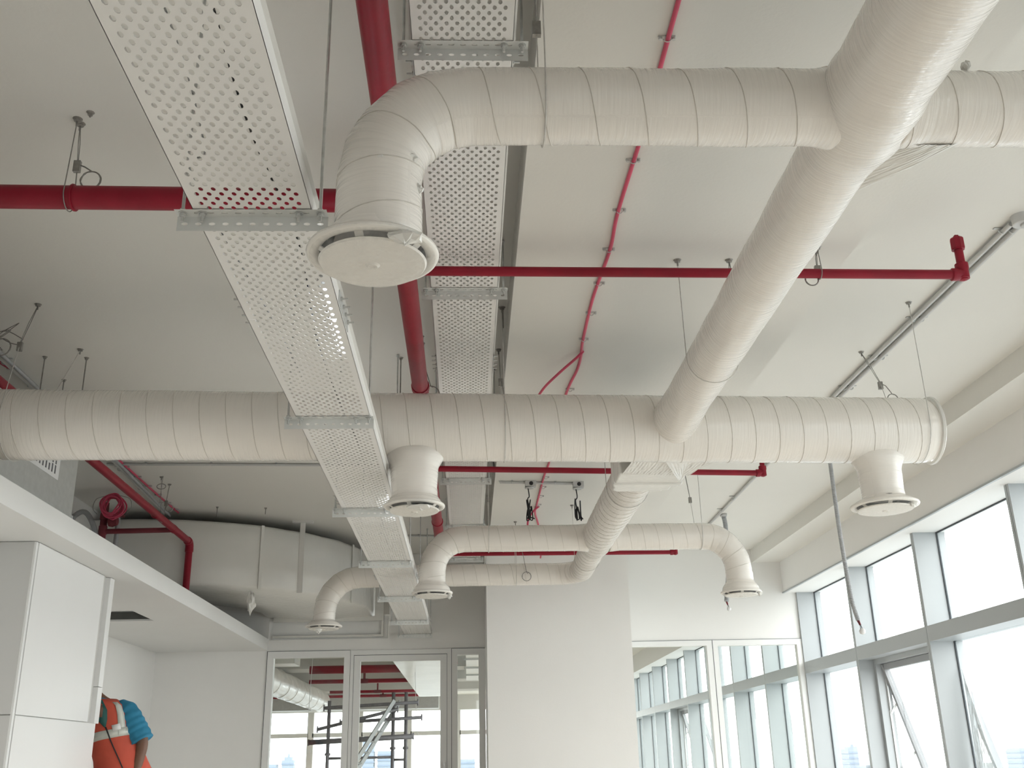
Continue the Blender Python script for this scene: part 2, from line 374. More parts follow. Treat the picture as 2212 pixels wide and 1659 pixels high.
m = MB(); m.box(-1.285, -1.25, YW - .012, YW + .08, 0, 2.183); m.box(-.22, -.173, YW - .012, YW + .08, 0, 2.183); m.box(-1.25, -.22, YW - .012, YW + .08, 2.132, 2.183); m.build('frame', 'board', d)
m = MB(); m.box(-1.246, -1.174, YW - .006, YW + .05, .01, 2.127); m.box(-.294, -.224, YW - .006, YW + .05, .01, 2.127); m.box(-1.174, -.294, YW - .006, YW + .05, 2.062, 2.127); m.box(-1.174, -.294, YW - .006, YW + .05, .01, .25)
lf = m.build('leaf', 'board', d); box1('pane', 'glass', (-1.174, -.294, YW + .02, YW + .028, .25, 2.062), lf)
m = MB(); m.box(-1.25, -1.2465, YW - .008, YW + .04, .01, 2.13); m.box(-.2235, -.22, YW - .008, YW + .04, .01, 2.13); m.box(-1.25, -.22, YW - .008, YW + .04, 2.1275, 2.132); m.build('seal', 'gasket', d)
m = MB(); m.tube([(-.25, YW - .05, .85), (-.25, YW - .05, 1.0)], .01); m.tube([(-.25, YW - .05, .87), (-.25, YW, .87)], .008); m.tube([(-.25, YW - .05, .98), (-.25, YW, .98)], .008); m.build('handle', 'zinc', d)

# ---------------- far facade of the room beyond
XM = [-10.0, -9.05, -7.3, -5.55, -3.82, -2.09, -.35, 1.4, 3.1, 4.06]
for i in range(len(XM) - 1):
    a, b = XM[i], XM[i + 1]
    nm = ['first', 'second', 'third', 'fourth', 'fifth', 'sixth', 'seventh', 'eighth', 'ninth'][i]
    t = thing('window_%d' % (60 + i), '%s bay from the left of the distant window wall beyond the door' % nm, 'window', None, S)
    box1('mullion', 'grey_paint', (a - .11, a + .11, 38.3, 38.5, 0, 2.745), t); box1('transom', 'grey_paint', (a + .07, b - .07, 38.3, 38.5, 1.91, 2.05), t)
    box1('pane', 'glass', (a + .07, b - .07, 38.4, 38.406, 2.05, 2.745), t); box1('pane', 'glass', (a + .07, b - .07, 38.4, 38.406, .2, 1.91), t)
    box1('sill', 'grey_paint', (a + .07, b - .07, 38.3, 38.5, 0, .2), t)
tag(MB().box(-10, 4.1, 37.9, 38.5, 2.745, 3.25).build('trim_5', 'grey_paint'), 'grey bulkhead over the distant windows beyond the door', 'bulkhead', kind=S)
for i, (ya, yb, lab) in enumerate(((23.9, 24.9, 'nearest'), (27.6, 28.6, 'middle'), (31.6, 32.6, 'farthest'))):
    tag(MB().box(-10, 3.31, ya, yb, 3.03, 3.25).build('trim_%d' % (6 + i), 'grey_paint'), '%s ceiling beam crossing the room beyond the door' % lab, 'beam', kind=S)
# closing board in the opening round the big duct

# ================================================================ WRAPPED ROUND DUCTS
def wrap_duct(name, path, rad, parent, seg=56, pitch=.115, phase=0., amp=.0034, wr=.0016, step=.011, mat='film', caps=True, ell=None, elly=None, seam=True):
    pts = dense(path, step); n = len(pts); L = [0.]
    for a, b in zip(pts, pts[1:]): L.append(L[-1] + (b - a).length)
    t0 = (pts[1] - pts[0]).normalized(); u = t0.orthogonal().normalized()
    V = []; UV = []; F = []
    fr = rad if callable(rad) else (lambda s: rad)
    # smooth the tangents so mitred elbows do not pinch
    for i, p in enumerate(pts):
        t = (pts[min(i + 2, n - 1)] - pts[max(i - 2, 0)]).normalized()
        u = (u - t * u.dot(t)).normalized(); v = t.cross(u); s = L[i]; r0 = fr(s)
        for j in range(seg):
            th = 2 * PI * j / seg
            f = (s / pitch + th / (2 * PI) + phase) % 1.0
            d = u * math.cos(th) + v * math.sin(th)
            nz = noise.noise(Vector((p.x * 5 + d.x * 2 + 3, p.y * 5 + d.y * 2, p.z * 5 + d.z * 2)))
            n2 = noise.noise(Vector((s * 38 + phase, d.x * 1.3 + d.y, d.z * 1.3)))
            r = r0 + wr * nz * 1.6 + wr * .3 * n2
            e = d * r
            if ell: e.x *= ell(s)
            if elly: e.y *= elly(s)
            V.append(tuple(p + e)); UV.append((s, th * r0))
    for i in range(n - 1):
        for j in range(seg):
            j2 = (j + 1) % seg; F.append((i * seg + j, i * seg + j2, (i + 1) * seg + j2, (i + 1) * seg + j))
    if caps: F.append(tuple(range(seg))[::-1]); F.append(tuple((n - 1) * seg + j for j in range(seg)))
    if seam and L[-1] > pitch * 1.5:
        hx = []; turns = L[-1] / pitch; k = int(turns * 28)
        for q in range(k + 1):
            fi = q / k * (n - 1.001); i = int(fi); fi -= i; sq = L[i] + (L[i + 1] - L[i]) * fi
            jf = ((sq / pitch + phase) * seg) % seg; j = int(jf); jf -= j; j2 = (j + 1) % seg
            g = lambda r_, c_: Vector(V[r_ * seg + c_ % seg])
            c = pts[i].lerp(pts[i + 1], fi); p = g(i, j).lerp(g(i, j2), jf).lerp(g(i + 1, j).lerp(g(i + 1, j2), jf), fi); o_ = p - c
            hx.append(c + o_ * (1 + .0004 / o_.length))
        hm = MB().tube(hx, amp * .5, 6)
    else: hm = None
    me = bpy.data.meshes.new(name); me.from_pydata(V, [], F); me.update()
    ul = me.uv_layers.new(name='UVMap')
    for poly in me.polygons:
        for li in poly.loop_indices:
            a, b = UV[me.loops[li].vertex_index]
            ul.data[li].uv = (a, b)
    me.materials.append(MATS[mat]); me.polygons.foreach_set('use_smooth', [len(p.vertices) == 4 for p in me.polygons])
    o = bpy.data.objects.new(name, me); col.objects.link(o); o.parent = parent
    if hm: hm.build('film_seam', 'film_edge', o if parent is not None and parent.type == 'EMPTY' else None, True)
    return o
def blend(bp):                                             # piecewise smooth radius along the run
    def f(s):
        for (s0, r0), (s1, r1) in zip(bp, bp[1:]):
            if s <= s1:
                t = max(0, (s - s0) / (s1 - s0)); t = t * t * (3 - 2 * t); return r0 + (r1 - r0) * t
        return bp[-1][1]
    return f
def fan(name, parent, P0, P1, A0, A1, n=16, pl=.006, rows=6, sag=.01, mat='film_box'):
    """pleated sheet of stretch film from edge P0-P1 to the gathered edge A0-A1"""
    P0, P1, A0, A1 = map(Vector, (P0, P1, A0, A1)); nr = (P1 - P0).cross(A0 - P0).normalized(); m = MB()
    for i in range(rows + 1):
        t = i / rows
        for j in range(n + 1):
            s = j / n; p = P0.lerp(P1, s).lerp(A0.lerp(A1, s), t)
            p = p + nr * (pl * (1 if j % 2 else -1) * (.35 + .65 * t) - sag * math.sin(PI * t)) + Vector((0, 0, random.uniform(-.0015, .0015)))
            m.v.append(tuple(p))
    for i in range(rows):
        for j in range(n): a = i * (n + 1) + j; m.f.append((a, a + 1, a + n + 2, a + n + 1))
    return m.build(name, mat, parent)
def crumple(name, parent, c, sx, sy, sz, seed, mat='film_box'):
    """small gathered tuft of film"""
    random.seed(seed); m = MB(); nu, nv = 11, 7
    for i in range(nv):
        t = i / (nv - 1)
        for j in range(nu):
            a = 2 * PI * j / nu; k = math.sin(PI * min(1, .12 + t)) * random.uniform(.55, 1.15)
            m.v.append((c[0] + sx * k * math.cos(a), c[1] + sy * k * math.sin(a), c[2] - sz * t + random.uniform(-.1, .1) * sz))
    for i in range(nv - 1):
        for j in range(nu): j2 = (j + 1) % nu; m.f.append((i * nu + j, i * nu + j2, (i + 1) * nu + j2, (i + 1) * nu + j))
    return m.build(name, mat, parent)
ZD = 2.585
def midY(x): return 4.806 + (x + 2.3) * (5.03 - 4.806) / 4.75
# --- the big duct crossing the room
big = thing('wrapped_duct', 'thickest film wrapped duct crossing the room from left to right', 'duct')
wrap_duct('duct_body', [(-2.32, midY(-2.32), ZD), (2.45, midY(2.45), ZD)], blend([(0, .172), (4.70, .172), (4.77, .164)]), big, seg=72, pitch=.124, amp=.0046)
m = MB(); m.lathe([(.166, 0), (.178, .004), (.180, .016), (.172, .022)], (2.434, midY(2.44), ZD), 56, 'X', (False, False)); smooth_by_angle(m.build('end_rim', 'film_box', big))
m = MB(); m.lathe([(.170, 0), (.181, .006), (.181, .05), (.172, .056)], (-2.335, midY(-2.33), ZD), 56, 'X', (False, False)); smooth_by_angle(m.build('end_rim', 'film_box', big))
for x, r in ((-.255, .112), (2.135, .103)):
    y = midY(x)
    wrap_duct('drop', [(x, y, 2.56), (x, y, 2.22)], r, big, seg=48, pitch=.09, wr=.003, amp=.002, seam=False, ell=blend([(0, 2.0), (.05, 1.8), (.12, 1.36), (.20, 1.06), (.34, 1.0)]), elly=blend([(0, .7), (.08, .95), (.13, 1.08), (.2, 1.03), (.34, 1.0)]))
# --- duct running away from the camera, up to the big duct
fwd = thing('wrapped_duct', 'film wrapped duct sloping across the upper right into the thickest duct', 'duct')
wrap_duct('duct_body', [(1.045, .1, ZD), (1.05, 2.2, ZD), (1.05, 4.95, ZD)], blend([(0, .128), (1.95, .126), (2.02, .134), (2.14, .134), (2.34, .106), (4.3, .104), (4.85, .118)]), fwd, seg=60, pitch=.06, amp=.0022, wr=.0024, seam=False)
fan('film_web', fwd, (1.138, 2.27, 2.528), (1.13, 2.52, 2.518), (1.15, 2.235, 2.486), (1.29, 2.235, 2.488), n=26, pl=.0022, sag=.014)
# --- upper branch, left part with its elbow
ub = thing('wrapped_duct', 'nearest film wrapped duct bending down to a round diffuser at upper left', 'duct')
el = arc((.015, 2.22, 2.36), .225, PI / 2, PI, 5)
wrap_duct('duct_body', [(.97, 2.215, ZD), (.5, 2.216, ZD)] + [(.015, 2.22, ZD)] + el[1:] + [(-.21, 2.22, 2.19)], blend([(0, .108), (.08, .0985), (.9, .0975), (1.1, .103), (1.5, .108)]), ub, seg=64, pitch=.128, wr=.0022)
crumple('film_tuft', ub, (-.125, 2.16, 2.40), .018, .018, .03, 5); crumple('film_tuft', ub, (-.20, 2.118, 2.375), .012, .006, .014, 9)
crumple('film_tuft', ub, (-.11, 2.18, 2.33), .012, .012, .03, 11)
ubr = thing('wrapped_duct', 'film wrapped duct stub leaving the frame at the upper right', 'duct')
wrap_duct('duct_body', [(1.13, 2.215, ZD), (2.1, 2.215, ZD)], blend([(0, .105), (.1, .0975), (1, .0975)]), ubr, seg=60, pitch=.118, phase=.4, wr=.002)
crumple('film_tuft', ubr, (1.32, 2.17, 2.70), .014, .014, .03, 3)
# --- duct running on behind the big one
bk = thing('wrapped_duct', 'film wrapped duct running from the thickest duct towards the white column', 'duct')
wrap_duct('duct_body', [(1.01, 5.0, ZD), (1.005, 7.6, ZD), (1.03, 9.06, ZD)] + [(1.03 - .22 + .22 * math.cos(a), 9.06 + .22 * math.sin(a), ZD) for a in [i * PI / 10 for i in range(1, 6)]] + [(-.0, 9.28, ZD), (-.955, 9.28, ZD)] + arc((-.955, 9.28, 2.275), .31, PI / 2, PI, 5)[1:] + [(-1.265, 9.28, 2.19)],
          blend([(0, .14), (.5, .128), (2.45, .124), (2.8, .124), (3.05, .102), (4.2, .099), (6.5, .097), (6.9, .094), (7.2, .096)]), bk, seg=52, pitch=.11, wr=.0018)
m = MB()
for y0, y1, hw, z0, z1 in ((5.22, 5.50, .185, 2.415, 2.76), (5.50, 5.66, .165, 2.435, 2.74), (5.40, 5.44, .193, 2.405, 2.765), (5.66, 5.74, .140, 2.45, 2.72)): m.box(1.0 - hw, 1.0 + hw, y0, y1, z0, z1)
cb = m.build('damper_box', 'film_box', bk); bv = cb.modifiers.new('bevel', 'BEVEL'); bv.width = .012; bv.segments = 3
fan('film_web', bk, (.86, 5.02, 2.44), (1.25, 5.04, 2.43), (.83, 5.24, 2.42), (1.19, 5.24, 2.41), n=44, pl=.0011, sag=.004)
fan('film_web', bk, (1.02, 4.98, 2.415), (1.36, 5.04, 2.46), (1.15, 5.30, 2.40), (1.20, 5.28, 2.44), n=30, pl=.0012, sag=.004)
# --- second branch pair, farther away
b3 = thing('wrapped_duct', 'film wrapped duct elbow dropping left to a flared outlet near the right tray', 'duct')
wrap_duct('duct_body', [(.93, 7.68, ZD), (-.02, 7.67, ZD)] + arc((-.02, 7.67, 2.35), .235, PI / 2, PI, 5)[1:] + [(-.255, 7.67, 2.25)], blend([(0, .107), (.1, .1), (.9, .1), (1.5, .1)]), b3, seg=48, pitch=.117, phase=.3)
b3r = thing('wrapped_duct', 'film wrapped duct elbow dropping right in front of the white far wall', 'duct')
wrap_duct('duct_body', [(1.09, 7.68, ZD), (1.81, 7.67, ZD)] + arc((1.81, 7.67, 2.33), .255, PI / 2, 0, 6)[1:] + [(2.065, 7.67, 2.24)], blend([(0, .107), (.1, .1), (.8, .1), (1.4, .098)]), b3r, seg=48, pitch=.107)

# --- round diffusers
def diffuser(label, c, rl, rr, plate=True, zl=.10, seed=1, tail=None, covered=.0):
    x, y, z = c; t = thing('round_diffuser', label, 'diffuser', 'round supply diffusers')
    wrap_duct('collar', [(x, y, z + zl), (x, y, z + .006)], blend([(0, rl), (zl * .35, rl * 1.02), (zl * .8, rr * .90), (zl, rr * .97)]), t, seg=56, pitch=.05, amp=.0015, wr=.003, step=.008, caps=False, seam=False)
    m = MB(); prof = [(rr * .80, .004), (rr * .84, -.001), (rr * .93, -.003), (rr * .985, .000), (rr, .006), (rr * .985, .012), (rr * .9, .014)]
    m.lathe(prof, (x, y, z), 64, 'Z', (False, False)); m.build('rim', 'diffuser', t, True)
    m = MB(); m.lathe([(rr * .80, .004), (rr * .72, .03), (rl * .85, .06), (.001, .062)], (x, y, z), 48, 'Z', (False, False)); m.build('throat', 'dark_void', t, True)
    m = MB(); m.lathe([(.001, -.026), (.012, -.0275), (.016, -.024), (.018, -.0225), (rr * .6, -.021), (rr * .79, -.0195), (rr * .815, -.015), (rr * .79, -.012), (.001, -.012)], (x, y, z), 64, 'Z', (False, False)); smooth_by_angle(m.build('face_plate', 'diffuser', t))
    for a in (80, 135, 200, 260, 330):
        a = math.radians(a); d = Vector((math.cos(a), math.sin(a), 0))
        MB().bar(Vector((x, y, z - .012)) + d * rr * .68, Vector((x, y, z + .004)) + d * rr * .83, .02, .003).build('plate_bracket', 'diffuser', t)
    # loose film stretched under the outlet
    random.seed(seed); m = MB(); nr, ns = 9, 40
    for i in range(nr):
        f = i / (nr - 1)
        for j in range(ns):
            a = 2 * PI * j / ns; r = rr * (1.01 - .99 * f); h = .006 - .034 * math.sin(min(1, f * 2.6) * PI / 2) + random.uniform(-.0007, .0007)
            m.v.append((x + r * math.cos(a), y + r * math.sin(a), z + h))
    for i in range(nr - 1):
        for j in range(ns): j2 = (j + 1) % ns; m.f.append((i * ns + j, i * ns + j2, (i + 1) * ns + j2, (i + 1) * ns + j))
    m.build('film_cover', 'clear_film', t, True)
    if tail:
        crumple('film_tail', t, (x + tail[0], y + tail[1], z + tail[2]), tail[3], tail[3] * .7, tail[4], seed + 20)
    return t
diffuser('large nearest round diffuser hanging in front of the left cable tray', (-.222, 2.22, 2.152), .108, .160, zl=.06, seed=2, tail=(.085, -.125, .0, .045, .035))
diffuser('round diffuser under the thickest duct beside the left cable tray', (-.253, midY(-.25), 2.172), .112, .150, zl=.09, seed=3, tail=(.04, -.12, -.015, .07, .03))
diffuser('round diffuser under the right end of the thickest duct', (2.138, midY(2.14), 2.176), .103, .171, zl=.075, seed=4, tail=(.1, -.11, .0, .03, .035))
diffuser('flared bagged outlet hanging close to the far stretch of the left tray', (-.257, 7.67, 2.175), .100, .154, zl=.14, seed=5, tail=(.13, -.03, .0, .022, .05))
diffuser('flared bagged outlet in front of the white far wall', (2.068, 7.67, 2.148), .098, .152, zl=.15, seed=6, tail=(.14, .0, .02, .03, .05))
diffuser('farthest bagged outlet, left, above the fixed glass panel', (-1.268, 9.28, 2.146), .095, .163, zl=.10, seed=7, tail=(-.03, -.09, -.015, .03, .06))

# ================================================================ CABLE TRAYS
def tray(label, x0, x1, z, ya, yb, seams, h=.05, cableseed=None):
    t = thing('cable_tray', label, 'cable tray')
    cuts = [ya] + [s for s in seams if ya < s < yb] + [yb]
    for a, b in zip(cuts, cuts[1:]):
        m = MB(); m.perf((x0, a + .0012, z), (1, 0, 0), (0, 1, 0), (0, 0, 1), x1 - x0, b - a - .0024, .0305, .0227, .0115, .0180, .0018, 9)
        s = m.build('tray_section', 'tray', t)
        r = MB()
        for xx, d in ((x0, 1), (x1, -1)):
            r.box(min(xx, xx + d * .0015), max(xx, xx + d * .0015), a + .001, b - .001, z, z + h); r.box(min(xx, xx - d * .010), max(xx, xx - d * .010), a + .001, b - .001, z + h - .0015, z + h)
        r.build('side_rail', 'tray', s)
    for sm in seams:
        if not ya + .2 < sm < yb - .2: continue
        for xx, d in ((x0, -1), (x1, 1)):
            p = MB(); p.box(min(xx, xx + d * .003), max(xx, xx + d * .003), sm - .12, sm + .12, z + .006, z + h - .004); pl = p.build('splice_plate', 'galv', t)
            for k in range(4):
                yy = sm - .09 + .06 * k; q = MB(); q.tube([(xx - d * .008, yy, z + .028), (xx + d * .026, yy, z + .028)], .0035, 8); q.lathe([(.008, 0), (.008, .006)], (xx + (d * .003 if d > 0 else -.009), yy, z + .028), 6, 'X'); q.build('bolt', 'zinc', pl)
    return t
tray('nearer perforated white cable tray running from top left to the glazed door', -.689, -.389, 2.33, -1.6, 11.64, [.49, 2.99, 5.49, 7.99, 10.49])
tray('higher perforated white cable tray right of the thick red pipe', -.152, .148, 3.0, -1.6, 10.6, [.15, 2.64, 5.14, 7.64], h=.05)
for ya, yb, lab in ((2.76, 3.32, 'lit tube lamp lying in the left tray behind the nearest diffuser'), (5.30, 5.90, 'lit tube lamp lying in the left tray by the second diffuser')):
    t = thing('tube_lamp', lab, 'lamp'); MB().tube([(-.422, ya, 2.352), (-.428, yb, 2.352)], .010, 12).build('tube', 'lamp', t)
    for yy in (ya, yb): MB().tube([(-.425, yy - .02, 2.352), (-.425, yy + .02, 2.352)], .0125, 12).build('end_cap', 'paper', t)
pts = catmull([(-.50, -1.5, 2.336), (-.455, .9, 2.336), (-.478, 1.9, 2.336), (-.452, 2.5, 2.336), (-.50, 3.4, 2.336), (-.47, 5, 2.336), (-.53, 7.5, 2.336), (-.5, 10.6, 2.336)], 10)
tag(MB().tube(pts, .0028, 6).build('data_cable', 'black', None, True), 'thin dark cable lying inside the left tray, glimpsed through its holes', 'cable')
pts = catmull([(-.60, -1.5, 2.336), (-.555, 1.2, 2.336), (-.59, 2.0, 2.336), (-.655, 2.2, 2.336), (-.60, 3.4, 2.336), (-.58, 6, 2.336), (-.6, 10.6, 2.336)], 10)
tag(MB().tube(pts, .0022, 6).build('data_cable', 'flex', None, True), 'grey cable lying along the left half of the left tray', 'cable')

# trapeze hangers: slotted angle, two threaded rods, bolts
def trapeze(label, xa, xb, y, z, zc, group):
    t = thing('trapeze_hanger', label, 'hanger', group); w = xb - xa
    m = MB(); m.perf((xa, y - .038, z - .003), (1, 0, 0), (0, 1, 0), (0, 0, 1), w, .038, .0345, .038, .016, .008, .0025, int(w / .0345), False); m.build('flange', 'strut', t)
    m = MB(); m.perf((xa, y, z - .044), (1, 0, 0), (0, 0, 1), (0, 1, 0), w, .041, .0345, .041, .016, .008, .0025, int(w / .0345), False); m.build('web', 'strut', t)
    for i, x in enumerate((xa + .018, xa + .068, xb - .072, xb - .018)):
        outer = i in (0, 3); q = MB()
        q.lathe([(.011, 0), (.011, .002)], (x, y - .02, z - .006), 14); q.lathe([(.0085, 0), (.0085, .007)], (x, y - .02, z - .0135), 6); q.tube([(x, y - .02, z - .028), (x, y - .02, z - .004)], .0042, 8)
        q.build('nut_and_bolt', 'zinc', t)
        if outer:
            r = MB().tube([(x, y - .02, z - .01), (x, y - .02, zc)], .0045, 8).build('threaded_rod', 'zinc', t); 
            q = MB(); q.lathe([(.0085, 0), (.0085, .007)], (x, y - .02, z), 6); q.lathe([(.012, 0), (.012, .002), (.008, .002), (.008, .01)], (x, y - .02, zc - .012), 12); q.build('anchor_nut', 'zinc', r)
ords = ['nearest', 'second', 'third', 'fourth', 'fifth', 'sixth', 'farthest']
for i, (y, xa, xb) in enumerate(((2.315, -.735, -.351), (3.97, -.739, -.376), (5.57, -.742, -.376), (7.155, -.755, -.378), (8.78, -.757, -.38), (10.34, -.765, -.38), (11.5, -.765, -.38))):
    trapeze('slotted angle hanger with rods under the left cable tray, %s from the camera' % ords[i], xa, xb, y + .02, 2.33, 3.25, 'hangers of the left tray')
ords = ['nearest', 'second', 'third', 'fourth', 'fifth', 'farthest']
for i, y in enumerate((2.49, 4.165, 5.82, 7.45, 9.05, 10.64)):
    trapeze('slotted angle hanger under the higher right cable tray, %s from the camera' % ords[i], -.195, .193 if i < 4 else .178, y + .02, 3.0, 3.25, 'hangers of the right tray')

# ================================================================ RED SPRINKLER PIPES
ZP = 2.93
def ring(m, p, axis, r, hw=.02): m.lathe([(r * .98, -hw), (r * 1.13, -hw * .9), (r * 1.15, 0), (r * 1.13, hw * .9), (r * .98, hw)], p, 20, axis)
t = thing('sprinkler_pipe', 'thick dark red pipe running away beside the higher cable tray', 'pipe')
smooth_by_angle(MB().tube([(-.245, -2, ZP), (-.248, 10.6, ZP)], .0435, 28).build('pipe_run', 'red', t))
for y in (.6, 5.25, 8.6):
    m = MB(); ring(m, (-.246, y, ZP), 'Y', .0435, .028); smooth_by_angle(m.build('coupling', 'red', t))
for y, rr in ((3.28, .0435), (3.845, .021), (6.93, .021), (10.06, .021)):
    m = MB(); ring(m, (-.246, y, ZP), 'Y', .0435, rr * 1.5); smooth_by_angle(m.build('tee', 'red', t))
t = thing('sprinkler_pipe', 'thick dark red pipe crossing behind the left cable tray', 'pipe')
smooth_by_angle(MB().tube([(-3.42, 3.22, ZP), (-.29, 3.28, ZP)], .043, 28).build('pipe_run', 'red', t))
m = MB(); ring(m, (-1.40, 3.26, ZP), 'X', .0435, .004); smooth_by_angle(m.build('coupling', 'red', t))
def branch(label, xe, ya, yb, zr, cap):
    t = thing('sprinkler_branch', label, 'pipe'); r = .0208
    smooth_by_angle(MB().tube([(-.2, ya, ZP), (xe - .02, yb, ZP)], r, 20).build('pipe_run', 'red', t))
    m = MB(); m.lathe([(r, -.055), (r * 1.35, -.05), (r * 1.35, -.026), (r * 1.2, -.02), (r * 1.2, .0)], (xe, yb, ZP), 20, 'X', (True, True)); m.lathe([(r * 1.2, -.02), (r * 1.2, .02), (r * 1.35, .026), (r * 1.35, .05), (r, .055)], (xe, yb, ZP), 20); m.lathe([(.002, -.03), (r * .8, -.025), (r * 1.2, 0), (r * .8, .02), (.002, .025)], (xe, yb, ZP), 20)
    smooth_by_angle(m.build('elbow', 'red', t))
    smooth_by_angle(MB().tube([(xe, yb, ZP), (xe, yb, zr)], r * .88, 20).build('riser', 'red', t))
    if cap:
        m = MB(); m.lathe([(r * 1.3, -.03), (r * 1.4, -.026), (r * 1.4, .02), (r * 1.25, .026)], (xe, yb, zr), 8); m.box(xe - .008, xe + .008, yb - .008, yb + .008, zr + .02, zr + .04); smooth_by_angle(m.build('plug', 'red', t), .4)
    return t
branch('red branch pipe with capped riser ending beside the right ceiling conduits', 2.155, 3.845, 3.885, 3.08, True)
branch('red branch pipe seen just below the thickest duct', 2.168, 6.92, 7.12, 3.12, True)
branch('farthest red branch pipe crossing in front of the white column top', 2.10, 10.06, 10.12, 2.985, False)

# ================================================================ CABLES, CONDUITS AND SLINGS
ZB = 3.042
t = thing('alarm_cable', 'pink fire alarm cable clipped along the ceiling beam', 'cable')
run = catmull([(.622, -1, ZB), (.62, 2.34, ZB), (.623, 2.9, ZB - .002), (.612, 3.54, ZB), (.622, 3.87, ZB), (.605, 4.35, ZB), (.612, 4.86, ZB), (.625, 5.09, ZB), (.625, 5.3, ZB), (.60, 5.68, ZB), (.605, 6.4, ZB), (.61, 7.19, ZB), (.60, 7.57, ZB), (.602, 8.48, ZB), (.61, 8.82, ZB), (.67, 9.3, ZB), (.76, 10.2, ZB - .02), (.775, 10.60, ZB - .06)], 8)
MB().tube(run, .0078, 10).build('cable_run', 'pink', t, True)
for y in (2.51, 3.18, 3.54, 3.87, 4.2, 4.53, 4.86, 5.62, 7.35, 7.6, 7.9, 8.2, 8.5):
    m = MB(); m.box(.59, .642, y - .006, y + .006, ZB + .004, ZB + .008); m.tube([(.597, y, ZB - .004), (.597, y, ZB + .008)], .006, 8); m.tube([(.637, y, ZB - .004), (.637, y, ZB + .008)], .006, 8); m.tube(arc((.617, y, ZB - .001), .011, PI, 2 * PI, 8), .002, 6); m.build('clip', 'galv', t)
t = thing('alarm_cable', 'loose pink cable branching off the clipped cable above the thickest duct', 'cable')
MB().tube(catmull([(.63, 5.02, ZB), (.60, 5.06, ZB - .02), (.52, 5.2, ZB - .05), (.44, 5.38, ZB - .08), (.40, 5.6, ZB - .10), (.42, 5.9, ZB - .06)], 8), .0075, 10).build('cable_run', 'pink', t, True)
t = thing('alarm_cable', 'short loop of pink cable hanging behind the second duct branch', 'cable')
MB().tube(catmull([(.625, 8.55, ZB), (.58, 8.60, ZB - .03), (.535, 8.65, ZB - .10), (.53, 8.66, ZB - .22)], 8), .0085, 10).build('cable_run', 'pink', t, True)

def conduit(label, pts, r, sad, sname='saddle', mat='conduit', cat='conduit', flat=True):
    t = thing('conduit', label, cat); smooth_by_angle(MB().tube(pts, r, 14).build('pipe_run', mat, t))
    for p, ax in sad:
        m = MB(); x, y, z = p
        if ax == 'Y': m.box(x - r - .024, x + r + .024, y - .008, y + .008, z + r - .004, z + r); m.tube(arc((x, y, z), r + .002, PI, 2 * PI, 8), .004, 6)
        else: m.box(x - .008, x + .008, y - r - .024, y + r + .024, z + r - .004, z + r); m.tube(arc((x, y, z), r + .002, PI, 2 * PI, 8, 'YZ'), .004, 6)
        m.build(sname, 'galv', t)
    return t
c1 = conduit('left of two grey conduits along the ceiling towards the windows', [(2.475, 3.98, 3.232), (2.452, 6.12, 3.232), (2.46, 7, 3.232), (2.50, 10.6, 3.232)], .0125, [((2.468, y, 3.236), 'Y') for y in (4.05, 5.05, 5.62, 6.15, 7.2, 8.3, 9.1, 9.6)])
conduit('right of two grey conduits along the ceiling towards the windows', [(2.525, 3.98, 3.234), (2.502, 6.12, 3.234), (2.51, 7, 3.234)], .0125, [((2.516, y, 3.238), 'Y') for y in (4.05, 5.05, 5.62, 6.15)])
t = thing('junction_box', 'round grey junction box on the ceiling at the right edge', 'junction box')
m = MB(); m.lathe([(.036, -.045), (.040, -.042), (.040, -.006), (.044, 0)], (2.50, 3.94, 3.25), 28); smooth_by_angle(m.build('body', 'conduit', t)); MB().lathe([(.02, -.058), (.026, -.055), (.026, -.044)], (2.515, 3.93, 3.25), 16).build('gland', 'conduit', t)
MB().tube(catmull([(2.52, 3.92, 3.20), (2.53, 3.91, 3.15), (2.56, 3.88, 3.05), (2.60, 3.84, 2.9)], 8), .011, 10).build('flexible_tail', 'flex', t, True)
def flexhose(label, pts, r, end):
    t = thing('flexible_conduit', label, 'conduit'); path = dense(catmull(pts, 8), .006)
    rr = [r * (1 + .10 * (1 if i % 2 else -1)) for i in range(len(path))]
    MB().tube(path, rr, 12).build('hose', 'flex', t)
    e = path[-1]
    MB().tube([e, e + Vector((.006, -.01, -.03))], [.009, .007], 10).build('cable_sheath', 'dark_red', t)
    m = MB()
    for dx, dy in ((-.006, 0), (.004, -.006), (.012, .004)): m.tube([tuple(e + Vector((.005, -.01, -.02))), tuple(e + Vector((.008 + dx, -.012 + dy, -.06)))], .0018, 6)
    m.build('wire_ends', 'black', t)
    if end: m = MB(); m.lathe([(.004, -.035), (.018, -.028), (.021, -.010), (.010, .004)], tuple(e + Vector((.014, -.012, -.055))), 12); m.build('connector', 'paper', t, True)
    m = MB(); m.lathe([(.02, -.03), (.034, -.026), (.036, 0)], (pts[0][0], pts[0][1], 3.25), 20); m.build('ceiling_box', 'conduit', t, True)
flexhose('long grey corrugated conduit hanging in front of the windows', [(2.48, 6.6, 3.23), (2.48, 6.6, 2.86), (2.482, 6.6, 2.38), (2.497, 6.6, 2.01), (2.505, 6.6, 1.90), (2.525, 6.6, 1.80)], .0135, True)
flexhose('grey conduit dropping behind the far right duct elbow', [(2.55, 9.83, 3.23), (2.56, 9.83, 3.10), (2.545, 9.83, 2.7), (2.50, 9.83, 2.39)], .022, True)
conduit('thin grey conduit crossing the ceiling beam between two junction boxes', [(.205, 7.70, 3.225), (.23, 7.71, 3.10), (.27, 7.72, ZB - .004), (.92, 7.79, ZB - .004)], .0095, [((.36, 7.73, ZB), 'X'), ((.70, 7.765, ZB), 'X')])
